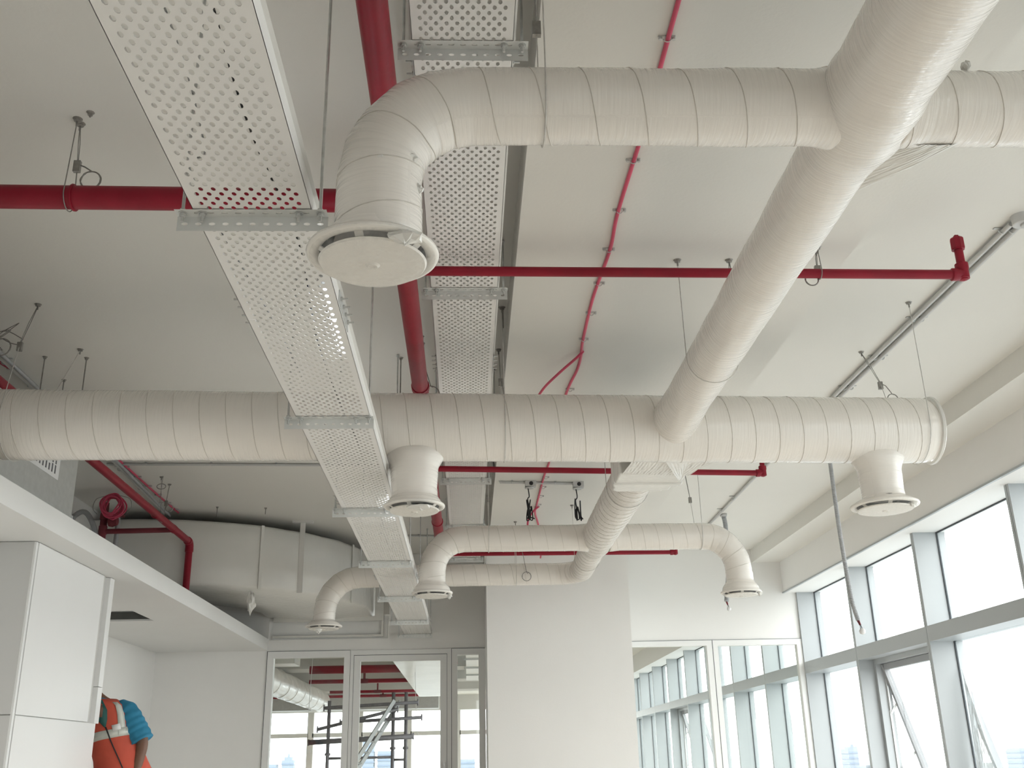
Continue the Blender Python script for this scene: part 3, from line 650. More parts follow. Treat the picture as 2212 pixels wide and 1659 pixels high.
for x, y, lab, sd in ((.505, 7.745, 'junction box with a coiled cable tail, left on the beam conduit', 3), (.885, 7.785, 'junction box with a knotted black cable tail, right on the beam conduit', 8)):
    t = thing('junction_box', lab, 'junction box'); m = MB(); m.box(x - .042, x + .042, y - .03, y + .03, 3.005, 3.05); smooth_by_angle(m.build('body', 'conduit', t))
    MB().lathe([(.014, -.002), (.016, .0)], (x + .004, y - .031, 3.028), 16, 'Y').build('knockout', 'black', t)
    MB().lathe([(.034, -.008), (.036, 0), (.02, .006)], (x - .01, y, 3.0), 18).build('cover', 'conduit', t)
    random.seed(sd); pts = [(x - .02, y, 3.0), (x - .012, y, 2.93)]
    for k in range(16): pts.append((x - .012 + random.uniform(-.024, .026), y + random.uniform(-.02, .02), 2.905 - .16 * abs(math.sin(k * .9)) + random.uniform(-.012, .012)))
    pts.append((x + .025, y - .01, 2.75))
    MB().tube(catmull(pts, 5), .0045, 7).build('cable_tail', 'black', t, True)
conduit('thin grey conduit across the ceiling left of the left tray', [(-2.8, 7.80, 3.238), (-.3, 7.92, 3.238)], .010, [((x, 7.8 + (x + 2.8) * .048, 3.242), 'X') for x in (-2.5, -2.0, -1.5, -1.0)])
conduit('thin grey conduit crossing the ceiling above the big rectangular duct', [(-1.05, 10.55, 3.238), (.2, 10.75, 3.238)], .010, [((-.5, 10.63, 3.242), 'X')])

def sling(label, axis, pos, cen, R, zc, fa, ba, clip_side=1, coil=True, coil_at=None, pale=True, r=.0021, group='wire slings'):
    """wire sling round a pipe or duct: axis X = duct runs along X at (pos); cen = (other coord, z); fa / ba = anchor coords front / back"""
    t = thing('wire_sling', label, 'wire', group); c, zc0 = cen
    def P(q, z): return (pos, q, z) if axis == 'X' else (q, pos, z)
    n = 14; loop = [P(c + (R + .003) * math.cos(a), zc0 + (R + .003) * math.sin(a)) for a in [PI + PI * i / n for i in range(n + 1)]]
    clipz = zc - (zc - zc0 - R) * .55 if zc - zc0 - R > .15 else zc - .08
    q_clip = c + clip_side * (R + .003) + (((ba if clip_side > 0 else fa) - c - clip_side * R) * .45)
    if clip_side > 0: pts = [P(fa, zc - .004)] + loop + [P(q_clip, clipz)]
    else: pts = [P(q_clip, clipz)] + loop + [P(ba, zc - .004)]
    MB().tube(dense(pts, .05), r, 6).build('wire', 'pale_wire' if pale else 'wire', t, True)
    qa = ba if clip_side > 0 else fa
    m = MB(); 
    for d in (-.008, .008): m.tube([P(qa + d * .2, zc - .012), P((qa + q_clip) / 2 + d, (zc + clipz) / 2), P(q_clip + d * .5, clipz)], .0018, 6)
    m.build('loop', 'wire', t, True)
    x, y, z = P(q_clip, clipz); MB().box(x - .012, x + .012, y - .008, y + .008, z - .042, z + .004).build('gripper', 'wire', t)
    for q in (fa, ba):
        x, y, _ = P(q, 0); m = MB(); m.lathe([(.004, -.03), (.004, -.012), (.013, -.010), (.013, -.003), (.018, 0)], (x, y, zc), 12); m.build('anchor', 'wire', t)
    if coil:
        x, y, z = P(q_clip, clipz - .04); rc = .036 if coil_at is None else coil_at[1]
        cx, cz = (x + .045, z - .05) if coil_at is None else (x + coil_at[0][0], z + coil_at[0][1])
        pc = [(x, y, z + .03), ((x + cx) / 2, y, max(z, cz) + .02)] + [(cx + (rc + .0015 * math.sin(i * 1.7)) * math.cos(a), y + .001 * (i % 3), cz + rc * math.sin(a)) for i, a in enumerate([PI / 2 - i * 2 * PI / 16 for i in range(44)])]
        MB().tube(catmull(pc, 2), .0026, 6).build('coil', 'wire', t, True)
    return t
sling('wire sling with a hanging coil round the thick red cross pipe at the left', 'X', -1.42, (3.262, ZP), .046, 3.25, 3.24, 3.27, coil_at=((.055, -.035), .036), pale=False)
sling('wire sling round the left end of the thickest duct with a tangled tail', 'X', -2.19, (midY(-2.2), ZD), .176, 3.25, 4.86, 5.47, clip_side=-1, coil_at=((-.09, .02), .045))
random.seed(12)
pts = [(-2.21, 4.80, 3.03)] + [(-2.30 + random.uniform(-.09, .09), 4.8 + random.uniform(-.04, .04), 3.04 + random.uniform(-.06, .09)) for _ in range(12)]
tag(MB().tube(catmull(pts, 7), .0022, 6).build('wire_tail', 'wire', None, True), 'tangled wire tail at the far left above the thickest duct', 'wire')
sling('wire sling round the middle of the thickest duct with dark gripper and coil', 'X', .195, (midY(.2), ZD), .176, 3.25, 4.91, 5.50, coil_at=((.02, -.10), .042))
sling('wire sling round the right end of the thickest duct', 'X', 2.368, (midY(2.37), ZD), .176, 3.25, 4.86, 5.56, coil_at=((.06, -.06), .03))
sling('wire sling round the nearest duct next to the higher tray', 'X', .205, (2.217, ZD), .1, 3.25, 2.10, 2.33, coil=False)
sling('wire sling with open coil round the farthest crossing duct', 'X', .45, (9.28, ZD), .1, 3.05, 9.17, 9.39, clip_side=-1, coil_at=((.09, -.26), .04))
sling('wire sling round the second crossing duct, left part', 'X', .17, (7.67, ZD), .103, 3.25, 7.56, 7.78, coil=False)
sling('wire sling round the second crossing duct near its right elbow', 'X', 1.79, (7.67, ZD), .103, 3.25, 7.56, 8.04, coil=False)
sling('wire sling under the sloping duct in front of the thickest duct', 'Y', 3.98, (1.05, ZD), .109, 3.05, .935, 1.165, coil=False)
sling('wire sling round the duct just behind the damper box', 'Y', 6.15, (1.007, ZD), .129, 3.05, .87, 1.145, coil=False)
sling('wire sling round the duct before its far bend', 'Y', 8.55, (1.02, ZD), .104, 3.05, .91, 1.13, coil=False)
sling('wire loop round the red branch pipe right of the sloping duct', 'X', 1.52, (3.868, ZP), .024, 3.05, 3.86, 3.88, coil_at=((-.03, -.02), .028), pale=False)
sling('dark wire loop round the thick red pipe near its coupling', 'X', -.246, (5.35, ZP), .047, 3.25, 5.30, 5.40, coil_at=((.05, -.12), .05), pale=False)
sling('wire sling of the left red pipe hanging in front of the rectangular duct', 'X', -2.50, (8.35, ZP), .034, 3.25, 8.23, 8.47, coil_at=((.03, -.02), .03), pale=False)
# single ceiling rods and studs
for x, y, L, lab in ((-.38, 5.62, .30, 'bare threaded rod hanging from the ceiling between tray and red pipe'), (.2, 4.91, .12, 'short dark stud on the ceiling strip beside the higher tray'), (-2.43, 5.58, .28, 'left of two thin rods above the left end of the thickest duct'), (-2.20, 5.60, .30, 'right of two thin rods above the left end of the thickest duct'), (-2.46, 5.96, .14, 'short hooked stud above the left end of the thickest duct'), (-2.29, 9.30, .09, 'small stud on the ceiling left of the duct strap'), (-1.86, 9.36, .06, 'tiny stud on the ceiling near the duct strap'), (-1.36, 3.20, .02, 'empty anchor hole plug beside the coiled wire on the ceiling')):
    m = MB(); m.tube([(x, y, 3.25 - L), (x, y, 3.25)], .0038, 8); m.lathe([(.009, -.012), (.009, -.004), (.015, 0)], (x, y, 3.25), 12)
    tag(m.build('ceiling_stud', 'wire'), lab, 'rod')
# wire to ceiling with ring, above the left services
t = thing('wire_sling', 'thin wire with a small ring hanging from the ceiling above the pink cable', 'wire'); MB().tube([(-2.48, 8.2, 3.25), (-2.485, 8.2, 3.02)], .002, 6).build('wire', 'wire', t); MB().tube([(-2.485 + .036 * math.cos(a), 8.2, 3.16 + .022 * math.sin(a)) for a in [i * PI / 10 for i in range(20)]], .0035, 6, closed=True).build('coil', 'wire', t, True)

# ================================================================ LEFT SERVICES ABOVE THE SOFFIT
t = thing('sprinkler_pipe', 'dark red pipe with elbow dropping behind the lowered soffit', 'pipe')
r = .031
smooth_by_angle(MB().tube([(-2.43, 3.28, ZP), (-2.52, 9.30, ZP)], r, 22).build('pipe_run', 'red', t))
m = MB(); m.tube(arc((-2.52, 9.28, 2.88), .05, PI / 2, 0, 6, 'YZ'), r * 1.18, 20); ring(m, (-2.52, 9.26, ZP), 'Y', r * 1.05); ring(m, (-2.52, 9.33, 2.86), 'Z', r * 1.05); smooth_by_angle(m.build('elbow', 'red', t))
smooth_by_angle(MB().tube([(-2.52, 9.33, 2.88), (-2.52, 9.33, 2.22)], r, 22).build('drop', 'red', t))
m = MB(); ring(m, (-2.515, 8.75, ZP), 'Y', r, .04); ring(m, (-2.51, 8.2, ZP), 'Y', r, .012); smooth_by_angle(m.build('tee', 'red', t))
smooth_by_angle(MB().tube([(-2.52, 8.75, ZP - .01), (-3.10, 8.78, ZP - .01)], .022, 18).build('side_branch', 'dark_red', t))
m = MB(); m.tube([(-3.12, 8.78, 2.5), (-3.12, 8.78, 3.17)], .03, 18); ring(m, (-3.12, 8.78, ZP), 'Z', .031, .04); ring(m, (-3.12, 8.78, 3.05), 'Z', .031, .03); m.lathe([(.045, -.03), (.05, 0), (.035, .04)], (-3.03, 8.74, 3.0), 14, 'X'); m.lathe([(.05, 0), (.05, .012)], (-2.98, 8.74, 3.04), 8, 'Z'); smooth_by_angle(m.build('valve', 'dark_red', t))
t = thing('cable_coil', 'coil of pink cable hanging on the dark red pipe above the soffit', 'cable coil')
random.seed(4)
for k in range(9):
    rx = .085 + random.uniform(-.03, .016); rz = .10 + random.uniform(-.03, .012)
    MB().tube([(-3.0 + rx * math.cos(a) + .01 * math.sin(3 * a + k), 8.60 + .012 * (k - 4) + .008 * math.sin(2 * a + k), 3.10 + rz * math.sin(a)) for a in [i * 2 * PI / 28 for i in range(28)]], .0075, 8, closed=True).build('turn', 'pink', t, True)
m = MB()
for s in (-1, 1): m.tube(catmull([(-3.0 + s * .05, 8.6, 3.19), (-3.0 + s * .14, 8.6, 3.16), (-3.0 + s * .16, 8.6, 3.08), (-3.0 + s * .12, 8.6, 3.03)], 6), .0025, 6)
m.build('loose_wire', 'wire', t, True)
for pts, r, lab in (([(-3.36, 8.75, 2.6), (-3.38, 8.75, 2.98), (-3.34, 8.75, 3.07), (-3.27, 8.75, 3.08), (-3.20, 8.75, 2.98), (-3.14, 8.78, 2.8), (-3.12, 8.8, 2.6)], .022, 'thick grey hose arching up behind the soffit edge'), ([(-3.02, 8.83, 3.06), (-3.02, 8.84, 2.9), (-3.03, 8.85, 2.6)], .019, 'grey hose dropping below the pink cable coil')):
    p = dense(catmull(pts, 8), .012); tag(MB().tube(p, [r * (1 + .05 * (i % 2)) for i in range(len(p))], 14).build('flexible_hose', 'flex'), lab, 'hose')
conduit('pale grey conduit on the ceiling beside the left red pipe', [(-2.62, 4.2, 3.225), (-2.70, 7.7, 3.225), (-2.79, 9.42, 3.225)], .018, [((-2.62 - (y - 4.2) * .03, y, 3.232), 'Y') for y in (5.6, 7.9, 8.5, 9.1)], mat='strut')
conduit('darker grey pipe next to the pale conduit on the left ceiling', [(-2.57, 4.2, 3.20), (-2.66, 7.7, 3.20), (-2.75, 9.42, 3.20)], .012, [], mat='flex', cat='pipe')
t = thing('alarm_cable', 'pink cable clipped along the ceiling at the far left', 'cable')
MB().tube(catmull([(-2.74, 5.5, 3.243), (-2.70, 5.72, 3.243), (-2.66, 5.85, 3.24), (-2.685, 6.1, 3.24), (-2.68, 7.0, 3.242), (-2.68, 7.81, 3.242), (-2.69, 8.6, 3.242), (-2.69, 9.48, 3.242)], 8), .0085, 10).build('cable_run', 'pink', t, True)
for y in (5.75, 6.05, 7.6, 7.9, 8.2, 8.5, 8.8, 9.1, 9.35): MB().box(-2.715, -2.655, y - .007, y + .007, 3.238, 3.25).build('clip', 'galv', t)

# big rectangular insulated duct with a radius bend
t = thing('rectangular_duct', 'big film wrapped rectangular duct bending into the wall above the glass panel', 'duct')
ZA, ZT = 2.55, 3.15; CX, CY = -3.1, 11.35
sec = [(-3.42, CY - 2.05, CY - .85)]; path = []
path.append(((-3.42, CY - 2.05), (-3.42, CY - .85)))
NA = 26
for i in range(NA + 1):
    a = -PI / 2 + (PI / 2) * i / NA; path.append(((CX + 2.05 * math.cos(a), CY + 2.05 * math.sin(a)), (CX + .85 * math.cos(a), CY + .85 * math.sin(a))))
path.append(((CX + 2.05, YW + .30), (CX + .85, YW + .30)))
m = MB(); NZ = 8; k = 0
prof = []
for (o, i_) in path:
    ringp = [(o[0], o[1], ZA + .03), (o[0], o[1], ZT - .03)]
    ox, oy = o; ix, iy = i_; d = Vector((ix - ox, iy - oy)).normalized() * .03
    q = [(ox, oy, ZA + .03), (ox, oy, ZA + (ZT - ZA) * .35), (ox, oy, ZA + (ZT - ZA) * .7), (ox, oy, ZT - .03), (ox + d.x, oy + d.y, ZT), (ix - d.x, iy - d.y, ZT), (ix, iy, ZT - .03), (ix, iy, ZA + .03), (ix - d.x, iy - d.y, ZA)] + [(ix + (ox - ix) * f, iy + (oy - iy) * f, ZA - .03 * math.sin(PI * f) + .012 * math.sin(9 * f)) for f in (.25, .5, .75)] + [(ox + d.x, oy + d.y, ZA)]
    nq = len(q)
    for p in q:
        nn = noise.noise(Vector(p) * 4) * .012; m.v.append((p[0] + nn, p[1] + nn, p[2] + nn * .6))
for i in range(len(path) - 1):
    for j in range(nq): j2 = (j + 1) % nq; m.f.append((i * nq + j, i * nq + j2, (i + 1) * nq + j2, (i + 1) * nq + j))
smooth_by_angle(m.build('duct_body', 'film_box', t), .9)
for ai in (10, 20):
    a = -PI / 2 + (PI / 2) * ai / NA; x, y = CX + 2.056 * math.cos(a), CY + 2.056 * math.sin(a); m = MB(); m.bar((x, y, ZA), (x, y, ZT), .03, .006, (math.cos(a), math.sin(a), 0)); m.build('seam', 'film_box', t)
m = MB()
for x, y in ((-1.60, 9.93),): m.box(x - .10, x + .10, y - .03, y + .03, 3.23, 3.25); m.bar((x, y, 3.24), (x, y, ZA + .0), .05, .012, (0, 1, 0))
m.build('hanger_angle', 'tray', t)
m = MB(); m.box(-2.15, -.93, YW - .02, YW + .015, 2.33, 2.352); m.box(-.955, -.93, YW - .02, YW + .015, 2.352, 3.2)
m.box(-1.03, -.93, YW - .035, YW - .005, 2.50, 3.18); m.box(-2.15, -1.03, YW - .035, YW - .005, 2.50, 2.55); m.build('flange', 'film_box', t)
tag(MB().box(-2.2, -.885, YW + .02, YW + .06, 2.312, 2.56).build('infill_board', 'board'), 'pale board closing the wall opening under the rectangular duct', 'board')
crumple('film_tail', t, (-2.02, 9.75, 2.53), .05, .05, .22, 31)
# fan unit behind the left end of the thickest duct with a printed label
t = thing('fan_unit', 'dark galvanised fan unit half hidden behind the thickest duct at the left edge', 'fan unit')
m = MB(); m.box(-3.25, -2.36, 4.5, 6.1, 2.42, 2.84); o = m.build('casing', 'galv', t); bv = o.modifiers.new('bevel', 'BEVEL'); bv.width = .01
MB().box(-2.365, -2.352, 4.5, 6.1, 2.41, 2.43).build('flange', 'galv', t)
lb = box1('label_sheet', 'paper', (-2.359, -2.3575, 5.36, 5.82, 2.575, 2.72), t)
m = MB()
for i in range(9):
    y = 5.40 + i * .044
    for j in range(2): m.box(-2.3574, -2.3571, y, y + .018, 2.60 + j * .056, 2.64 + j * .056 + (.01 if i % 3 else 0))
m.build('print', 'ink', lb)

# ================================================================ WORKER
pw = thing('person', 'worker in orange high visibility vest and blue shirt beside the panelled partition', 'person')
def skin_body(name, nodes, edges, mat, parent, sub=2, root=0):
    me = bpy.data.meshes.new(name); me.from_pydata([n[0] for n in nodes], edges, []); me.update()
    o = bpy.data.objects.new(name, me); col.objects.link(o); o.parent = parent; me.materials.append(MATS[mat])
    o.modifiers.new('skin', 'SKIN'); 
    if not me.skin_vertices: me.attributes  # layer is made by the modifier
    sv = me.skin_vertices[0].data if me.skin_vertices else None
    if sv:
        for i, n in enumerate(nodes): sv[i].radius = n[1] if isinstance(n[1], tuple) else (n[1], n[1]); sv[i].use_root = (i == root)
    s = o.modifiers.new('sub', 'SUBSURF'); s.levels = sub; s.render_levels = sub
    o.modifiers['skin'].use_smooth_shade = True
    return o
PX, PY = -2.40, 7.30
def loft(name, rings, mat, parent, seg=28, caps=False, thick=0):
    """rings: (centre, half width, half depth, roll)"""
    m = MB()
    for c, a, b, rz in rings:
        for j in range(seg):
            th = 2 * PI * j / seg; x = a * math.copysign(abs(math.cos(th)) ** .85, math.cos(th)); y = b * math.copysign(abs(math.sin(th)) ** .85, math.sin(th))
            m.v.append((c[0] + x * math.cos(rz) - y * math.sin(rz), c[1] + x * math.sin(rz) + y * math.cos(rz), c[2] + x * math.tan(rings[0][3] * 0)))
    n = len(rings)
    for i in range(n - 1):
        for j in range(seg): j2 = (j + 1) % seg; m.f.append((i * seg + j, i * seg + j2, (i + 1) * seg + j2, (i + 1) * seg + j))
    if caps: m.f.append(tuple(range(seg))[::-1]); m.f.append(tuple((n - 1) * seg + j for j in range(seg)))
    o = m.build(name, mat, parent, True)
    if thick: md = o.modifiers.new('solid', 'SOLIDIFY'); md.thickness = thick; md.offset = -1
    return o
def V3(x, y, z): return (PX + x, PY + y, z)
# body: pelvis, spine leaning to the left of the picture, head bent forward, arms, legs, fingers
nodes = [(V3(.16, 0, .92), (.15, .10)), (V3(.13, 0, 1.08), (.125, .09)), (V3(.03, -.02, 1.26), (.14, .10)), (V3(-.02, -.03, 1.37), (.10, .07)), (V3(-.08, -.05, 1.45), .050), (V3(-.12, -.085, 1.49), .055), (V3(-.155, -.12, 1.53), (.072, .088)), (V3(-.195, -.14, 1.58), (.068, .083)),
         (V3(.09, -.02, 1.355), .045), (V3(.145, -.03, 1.33), .050), (V3(.235, -.045, 1.22), .043), (V3(.255, -.06, 1.15), .041), (V3(.235, -.10, .97), .031), (V3(.225, -.12, .88), .026), (V3(.220, -.13, .83), (.036, .02)),
         (V3(-.13, -.03, 1.34), .055), (V3(-.20, -.02, 1.16), .043), (V3(-.20, -.06, 1.02), .036), (V3(-.19, -.13, .90), .028), (V3(-.185, -.16, .85), (.034, .02)),
         (V3(.24, .0, .86), .088), (V3(.25, .0, .48), .055), (V3(.255, .02, .10), .038), (V3(.26, -.08, .045), .04), (V3(.265, -.15, .035), .03),
         (V3(.07, .0, .86), .088), (V3(.05, -.02, .48), .055), (V3(.04, .02, .10), .038), (V3(.035, -.08, .045), .04), (V3(.03, -.15, .035), .03)]
edges = [(0, 1), (1, 2), (2, 3), (3, 4), (4, 5), (5, 6), (6, 7), (3, 8), (8, 9), (9, 10), (10, 11), (11, 12), (12, 13), (13, 14), (3, 15), (15, 16), (16, 17), (17, 18), (18, 19), (0, 20), (20, 21), (21, 22), (22, 23), (23, 24), (0, 25), (25, 26), (26, 27), (27, 28), (28, 29)]
def fingers(base, d, side, dn):
    """four fingers of unequal length and a thumb, gently curled"""
    b = Vector(nodes[base][0]); d = Vector(d).normalized(); side = Vector(side).normalized(); dn = Vector(dn).normalized()
    for k, L in enumerate((.068, .078, .073, .056)):
        o = b + side * (.027 - .018 * k) + d * .03; prev = base
        for f, c in ((0, 0), (.4, .006), (.75, .02), (1, .04)):
            nodes.append((tuple(o + d * L * f + dn * c), .0085)); edges.append((prev, len(nodes) - 1)); prev = len(nodes) - 1
    prev = base
    for q in (side * .030 + d * .0, side * .045 + d * .025 + dn * .01, side * .047 + d * .05 + dn * .018):
        nodes.append((tuple(b + q), .0095)); edges.append((prev, len(nodes) - 1)); prev = len(nodes) - 1
fingers(14, (-.05, -.1, -1), (-.3, -1, 0), (-1, .2, 0)); fingers(19, (.05, -.3, -1), (.3, -1, 0), (1, .2, 0))
skin_body('body', nodes, edges, 'skin', pw)
hd = V3(-.175, -.13, 1.555)
m = MB(); 
for i in range(13):
    a = PI * i / 24
    for j in range(24):
        th = 2 * PI * j / 24; rr = 1 + .05 * noise.noise(Vector((i, j, 3)))
        m.v.append((hd[0] + .10 * rr * math.sin(a + .05) * math.cos(th), hd[1] + .02 + .115 * rr * math.sin(a + .05) * math.sin(th), hd[2] + .02 + .125 * rr * math.cos(a) - .03 * (math.sin(th) > .2) * (i > 8)))
for i in range(12):
    for j in range(24): j2 = (j + 1) % 24; m.f.append((i * 24 + j, i * 24 + j2, (i + 1) * 24 + j2, (i + 1) * 24 + j))
m.build('hair', 'hair', pw, True)
m = MB(); m.lathe([(.001, -.045), (.016, -.04), (.02, 0), (.012, .04), (.001, .045)], (hd[0] + .088, hd[1] + .01, hd[2] - .03), 12); m.lathe([(.001, -.02), (.012, -.012), (.014, .0), (.001, .02)], (hd[0] + .01, hd[1] - .11, hd[2] - .03), 12); m.build('ear_and_nose', 'skin', pw, True)
m = MB()
for s in (-1, 1): m.lathe([(.001, -.010), (.009, -.006), (.010, 0), (.001, .010)], (hd[0] + s * .032, hd[1] - .092, hd[2] + .0), 12)
m.build('eyes', 'paper', pw, True)
MB().tube([(hd[0] - .02, hd[1] - .10, hd[2] - .065), (hd[0] + .005, hd[1] - .106, hd[2] - .068), (hd[0] + .03, hd[1] - .10, hd[2] - .065)], .006, 8).build('lips', 'dark_red', pw, True)
# clothing
loft('shirt', [(V3(-.09, -.045, 1.452), .066, .062, .2), (V3(-.03, -.032, 1.42), .115, .082, .1), (V3(.005, -.025, 1.385), .145, .092, .05), (V3(.01, -.025, 1.34), .15, .10, .05), (V3(.02, -.02, 1.26), .152, .106, 0), (V3(.09, -.01, 1.1), .148, .105, 0), (V3(.15, 0, .98), .155, .11, 0)], 'blue', pw)
sl = dense(catmull([V3(.03, -.028, 1.378), V3(.115, -.03, 1.365), V3(.175, -.04, 1.285), V3(.22, -.045, 1.215), V3(.245, -.05, 1.175)], 6), .012)
MB().tube(sl, [.060 + .014 * math.sin(PI * min(1, i / len(sl) * 1.3) * .55) + .0025 * math.sin(i * 1.1) for i in range(len(sl))], 22).build('sleeve', 'blue', pw, True)
MB().tube(dense([V3(-.09, -.03, 1.36), V3(-.145, -.03, 1.31), V3(-.195, -.02, 1.2)], .03), .060, 18).build('sleeve', 'blue', pw, True)
vr = [(V3(-.052, -.033, 1.44), .092, .080, .1), (V3(-.022, -.03, 1.405), .132, .098, .08), (V3(.0, -.025, 1.345), .150, .114, .05), (V3(.022, -.02, 1.27), .158, .120, 0), (V3(.055, -.015, 1.17), .155, .122, 0), (V3(.105, -.005, 1.05), .165, .128, 0), (V3(.15, 0, .93), .19, .14, 0), (V3(.16, 0, .84), .195, .145, 0)]
loft('vest', vr, 'orange', pw, thick=.006)
def vring(z, k=0, off=.004):
    """point ring on the vest surface at height z"""
    for (c0, a0, b0, r0), (c1, a1, b1, r1) in zip(vr, vr[1:]):
        if c1[2] <= z <= c0[2]:
            f = (c0[2] - z) / (c0[2] - c1[2]); L = lambda p, q: p + (q - p) * f
            return (L(c0[0], c1[0]), L(c0[1], c1[1])), L(a0, a1) + off, L(b0, b1) + off
    c, a, b, _ = vr[-1]; return (c[0], c[1]), a + off, b + off
def vpt(th, z, off=.005):
    c, a, b = vring(z, 0, off); x = a * math.copysign(abs(math.cos(th)) ** .85, math.cos(th)); y = b * math.copysign(abs(math.sin(th)) ** .85, math.sin(th)); return (c[0] + x, c[1] + y, z)
def strip(name, line, wd, mat, off=.006):
    """band on the vest: line of (angle, z) with half width in z or angle"""
    m = MB()
    for th, z, dth, dz in line: m.v += [vpt(th - dth, z - dz, off), vpt(th + dth, z + dz, off)]
    for i in range(len(line) - 1): m.f.append((2 * i, 2 * i + 1, 2 * i + 3, 2 * i + 2))
    o = m.build(name, mat, pw, True); md = o.modifiers.new('solid', 'SOLIDIFY'); md.thickness = .003; return o
D = math.radians
strip('reflective_band', [(D(a), 1.205 + .035 * math.sin(D(a - 250)), 0, .026) for a in range(-200, 161, 10)], 0, 'reflective')
strip('reflective_strap', [(D(-44 - 14 * i / 10), 1.42 - .021 * i, D(10), 0) for i in range(11)], 0, 'reflective')
strip('reflective_strap', [(D(-142 + 10 * i / 10), 1.425 - .022 * i, D(9), 0) for i in range(11)], 0, 'reflective')
strip('name_patch', [(D(-78), 1.255, D(0), .018), (D(-66), 1.262, D(0), .018), (D(-58), 1.268, 0, .018)], 0, 'paper', .008)
strip('shirt_collar', [(D(-100), 1.436, D(22), .0), (D(-96), 1.37, D(16), 0), (D(-93), 1.31, D(9), 0), (D(-90), 1.262, D(1), 0)], 0, 'dark_green', .010)
strip('open_neck', [(D(-101), 1.437, D(15), .0), (D(-97), 1.38, D(10), 0), (D(-94), 1.325, D(3), 0)], 0, 'skin', .014)
strip('zip', [(D(-89 + i * 1.6), 1.262 - i * .042, D(1.2), 0) for i in range(10)], 0, 'black', .008)
strip('armhole_edge', [(D(-18 + 2 * i), 1.42 - .02 * i, D(2), 0) for i in range(8)], 0, 'black', .006)
for s, kx in ((1, .245), (-1, .055)):
    MB().tube([V3(kx * .9 + .01, 0, .95), V3(kx, 0, .84), V3(kx + .005, -.01, .48), V3(kx + .008, .015, .12), V3(kx + .008, .01, .08)], [.105, .10, .075, .062, .065], 18).build('trouser_leg', 'trousers', pw, True)
    m = MB(); m.tube([V3(kx + .008, .06, .05), V3(kx + .008, 0, .055), V3(kx + .01, -.1, .045), V3(kx + .012, -.19, .035)], [.035, .05, .047, .03], 14); m.build('shoe', 'shoe', pw, True)

# ================================================================ THE ROOM BEYOND THE GLAZING
t = thing('wrapped_duct', 'round white duct seen through the fixed glass panel', 'duct')
wrap_duct('duct_body', [(-4.2, 14, 2.72), (-4.25, 31, 2.72)], .29, t, seg=36, pitch=1.2, step=.2, amp=.012, wr=.01)
tag(MB().box(-1.24, -.30, 14.5, 27.6, 2.6, 2.95).build('flat_duct', 'film_box'), 'wide flat white duct seen through the glazed door', 'duct')
m = MB(); m.box(-3.95, -3.35, 20.6, 21.3, 2.86, 3.2); tag(m.build('duct_box', 'film_box'), 'white boxed duct piece high behind the fixed glass panel', 'duct')
for y, r, x0, x1, z, lab in ((23.0, .085, -3.4, -1.3, 2.93, 'thick red pipe high in the room beyond the door'), (26.4, .05, -3.9, -.9, 2.93, 'second red pipe in the room beyond the door'), (30.4, .04, -3.9, -.8, 2.93, 'third red pipe in the room beyond the door'), (32.4, .04, -8.5, -.4, 2.93, 'farthest red pipe in the room beyond the door')):
    t = thing('sprinkler_pipe', lab, 'pipe'); MB().tube([(x0, y, z), (x1, y, z)], r, 16).build('pipe_run', 'red', t, True)
    m = MB(); m.tube([(-2.55, y, z), (-2.55, y, 3.25)], r * .6, 10); ring(m, (-2.55, y, z), 'X', r, .1); m.build('riser', 'dark_red', t, True)
tag(MB().box(-8.5, -.9, 33.5, 34.3, 2.60, 3.248).build('service_panel', 'galv'), 'dark grey duct box before the distant windows', 'duct')
t = thing('cable_tray', 'white cable tray seen through the narrow sidelight', 'cable tray'); box1('tray_section', 'tray', (-.02, .28, 13, 27, 2.94, 2.99), t)
for y in (15, 17, 19, 21, 23, 25): MB().box(-.06, .32, y, y + .05, 2.90, 2.94).build('cross_bar', 'galv', t)
t = thing('sprinkler_pipe', 'thin red pipes behind the narrow sidelight', 'pipe')
m = MB(); m.tube([(-.22, 13, 2.93), (-.22, 22, 2.93)], .03, 12); m.build('pipe_run', 'red', t, True)
for y in (16.2, 18): MB().tube([(-.25, y, 2.9), (.35, y, 2.9)], .025, 12).build('side_branch', 'red', t, True)
# scaffold tower and ladder
t = thing('scaffold_tower', 'dark tubular scaffold tower behind the glazed door', 'scaffold'); YS = 17.
def sp(a, b, r=.024, nm='tube', mt='scaffold'): return MB().tube([a, b], r, 12).build(nm, mt, t, True)
for x, y, zt in ((-2.18, YS, 1.95), (-1.17, YS, 2.06), (-.97, YS + .0, 2.06)): sp((x, y, 0), (x, y, zt), .028, 'standard')
for z, xa, xb, tl in ((1.84, -2.26, -.78, .06), (1.62, -2.0, -.72, .05), (1.52, -2.35, -1.1, .28), (1.33, -2.48, -.85, .06)):
    k = sp((xa, YS - .03, z), (xb, YS - .03, z + tl), .026 if z > 1.4 else .040, 'ledger'); MB().tube([(xa, YS - .03, z - .05), (xa, YS - .03, z + .05)], .012, 8).build('end_plate', 'scaffold', k); MB().tube([(xb, YS - .03, z + tl - .05), (xb, YS - .03, z + tl + .05)], .012, 8).build('end_plate', 'scaffold', k)
for z in (.2, .65, 1.09): sp((-2.18, YS, z), (-1.17, YS, z), .02, 'rung'); sp((-1.17, YS, z - .04), (-.97, YS, z - .04), .02, 'rung')
for x, z in ((-2.18, 1.15), (-1.17, 1.22), (-.97, 1.22), (-2.18, 1.35), (-1.17, 1.4), (-.97, 1.9)): MB().lathe([(.04, -.02), (.046, 0), (.04, .02)], (x, YS, z), 10).build('coupler', 'scaffold', t)
t = thing('ladder', 'grey aluminium ladder leaning on the scaffold tower', 'ladder'); yl = YS - .12
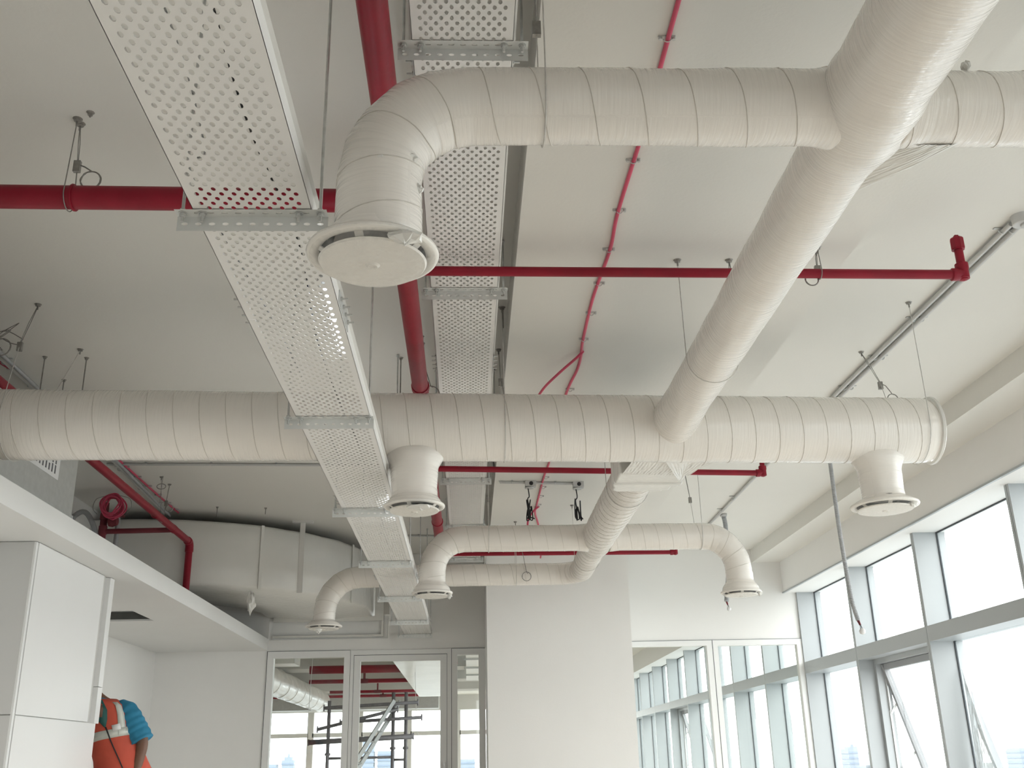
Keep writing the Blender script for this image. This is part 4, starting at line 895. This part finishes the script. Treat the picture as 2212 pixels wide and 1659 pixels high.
for dx, dy in ((0, 0), (.075, .28)): MB().bar((-2.30 + dx, yl - .9 + dy, 0), (-1.15 + dx, yl + dy, 1.93), .03, .06).build('stile', 'ladder', t)
for i in range(12):
    f = (i + .6) / 12.6; p = Vector((-2.30, yl - .9, 0)).lerp(Vector((-1.15, yl, 1.93)), f); MB().tube([p, p + Vector((.075, .28, 0))], .014, 8).build('rung', 'ladder', t)
for p, q, lab in (((-1.0, 20, 3.25), (-.86, 20, 1.0), 'thin white cord hanging behind the right side of the door glass'), ((-2.9, 20, 3.25), (-2.95, 20, 1.0), 'thin white cord hanging behind the fixed glass panel')):
    tag(MB().tube(catmull([p, ((p[0] + q[0]) / 2 - .02, 20, 1.9), q], 8), .005, 6).build('hanging_cord', 'paper', None, True), lab, 'cord')

# ================================================================ CITY OUTSIDE
tag(MB().box(-6000, 6000, -3000, 8000, -91, -90).build('ground', 'ground'), 'hazy city ground far below the windows', 'ground', kind=S)
def tower_block(label, x, y, wx, wy, top, steps=0):
    t = thing('tower_block', label, 'building', 'city towers beyond the windows'); m = MB(); m.box(x - wx / 2, x + wx / 2, y - wy / 2, y + wy / 2, -90, top)
    if steps: m.box(x - wx * .32, x + wx * .32, y - wy * .32, y + wy * .32, top, top + steps); m.box(x - wx * .08, x + wx * .08, y - wy * .08, y + wy * .08, top + steps, top + steps * 2)
    m.build('block', 'tower', t); z = top - 6
    while z > -40: MB().box(x - wx / 2 - .6, x + wx / 2 + .6, y - wy / 2 - .6, y + wy / 2 + .6, z, z + 2.2).build('window_band', 'tower_band', t); z -= 7
tower_block('tallest pale tower seen behind the ladder', -141, 1500, 26, 26, 36)
tower_block('square pale tower right of the ladder foot', -112, 1500, 22, 22, 17)
tower_block('low pale block at the lower edge of the sidelight', -3, 1500, 26, 22, 4)
tower_block('stepped pale tower at lower left of the fixed glass panel', -245, 1500, 16, 16, 8, 4)
tower_block('broad pale block at the far left of the fixed glass panel', -275, 1500, 30, 20, 3)
tower_block('pale rounded block low behind the corner window', 540, 1500, 22, 30, 6, 3)
tower_block('low pale block right of the corner window', 575, 1500, 30, 30, 1)
tower_block('pale block low behind the right edge window', 800, 1500, 60, 40, 2)
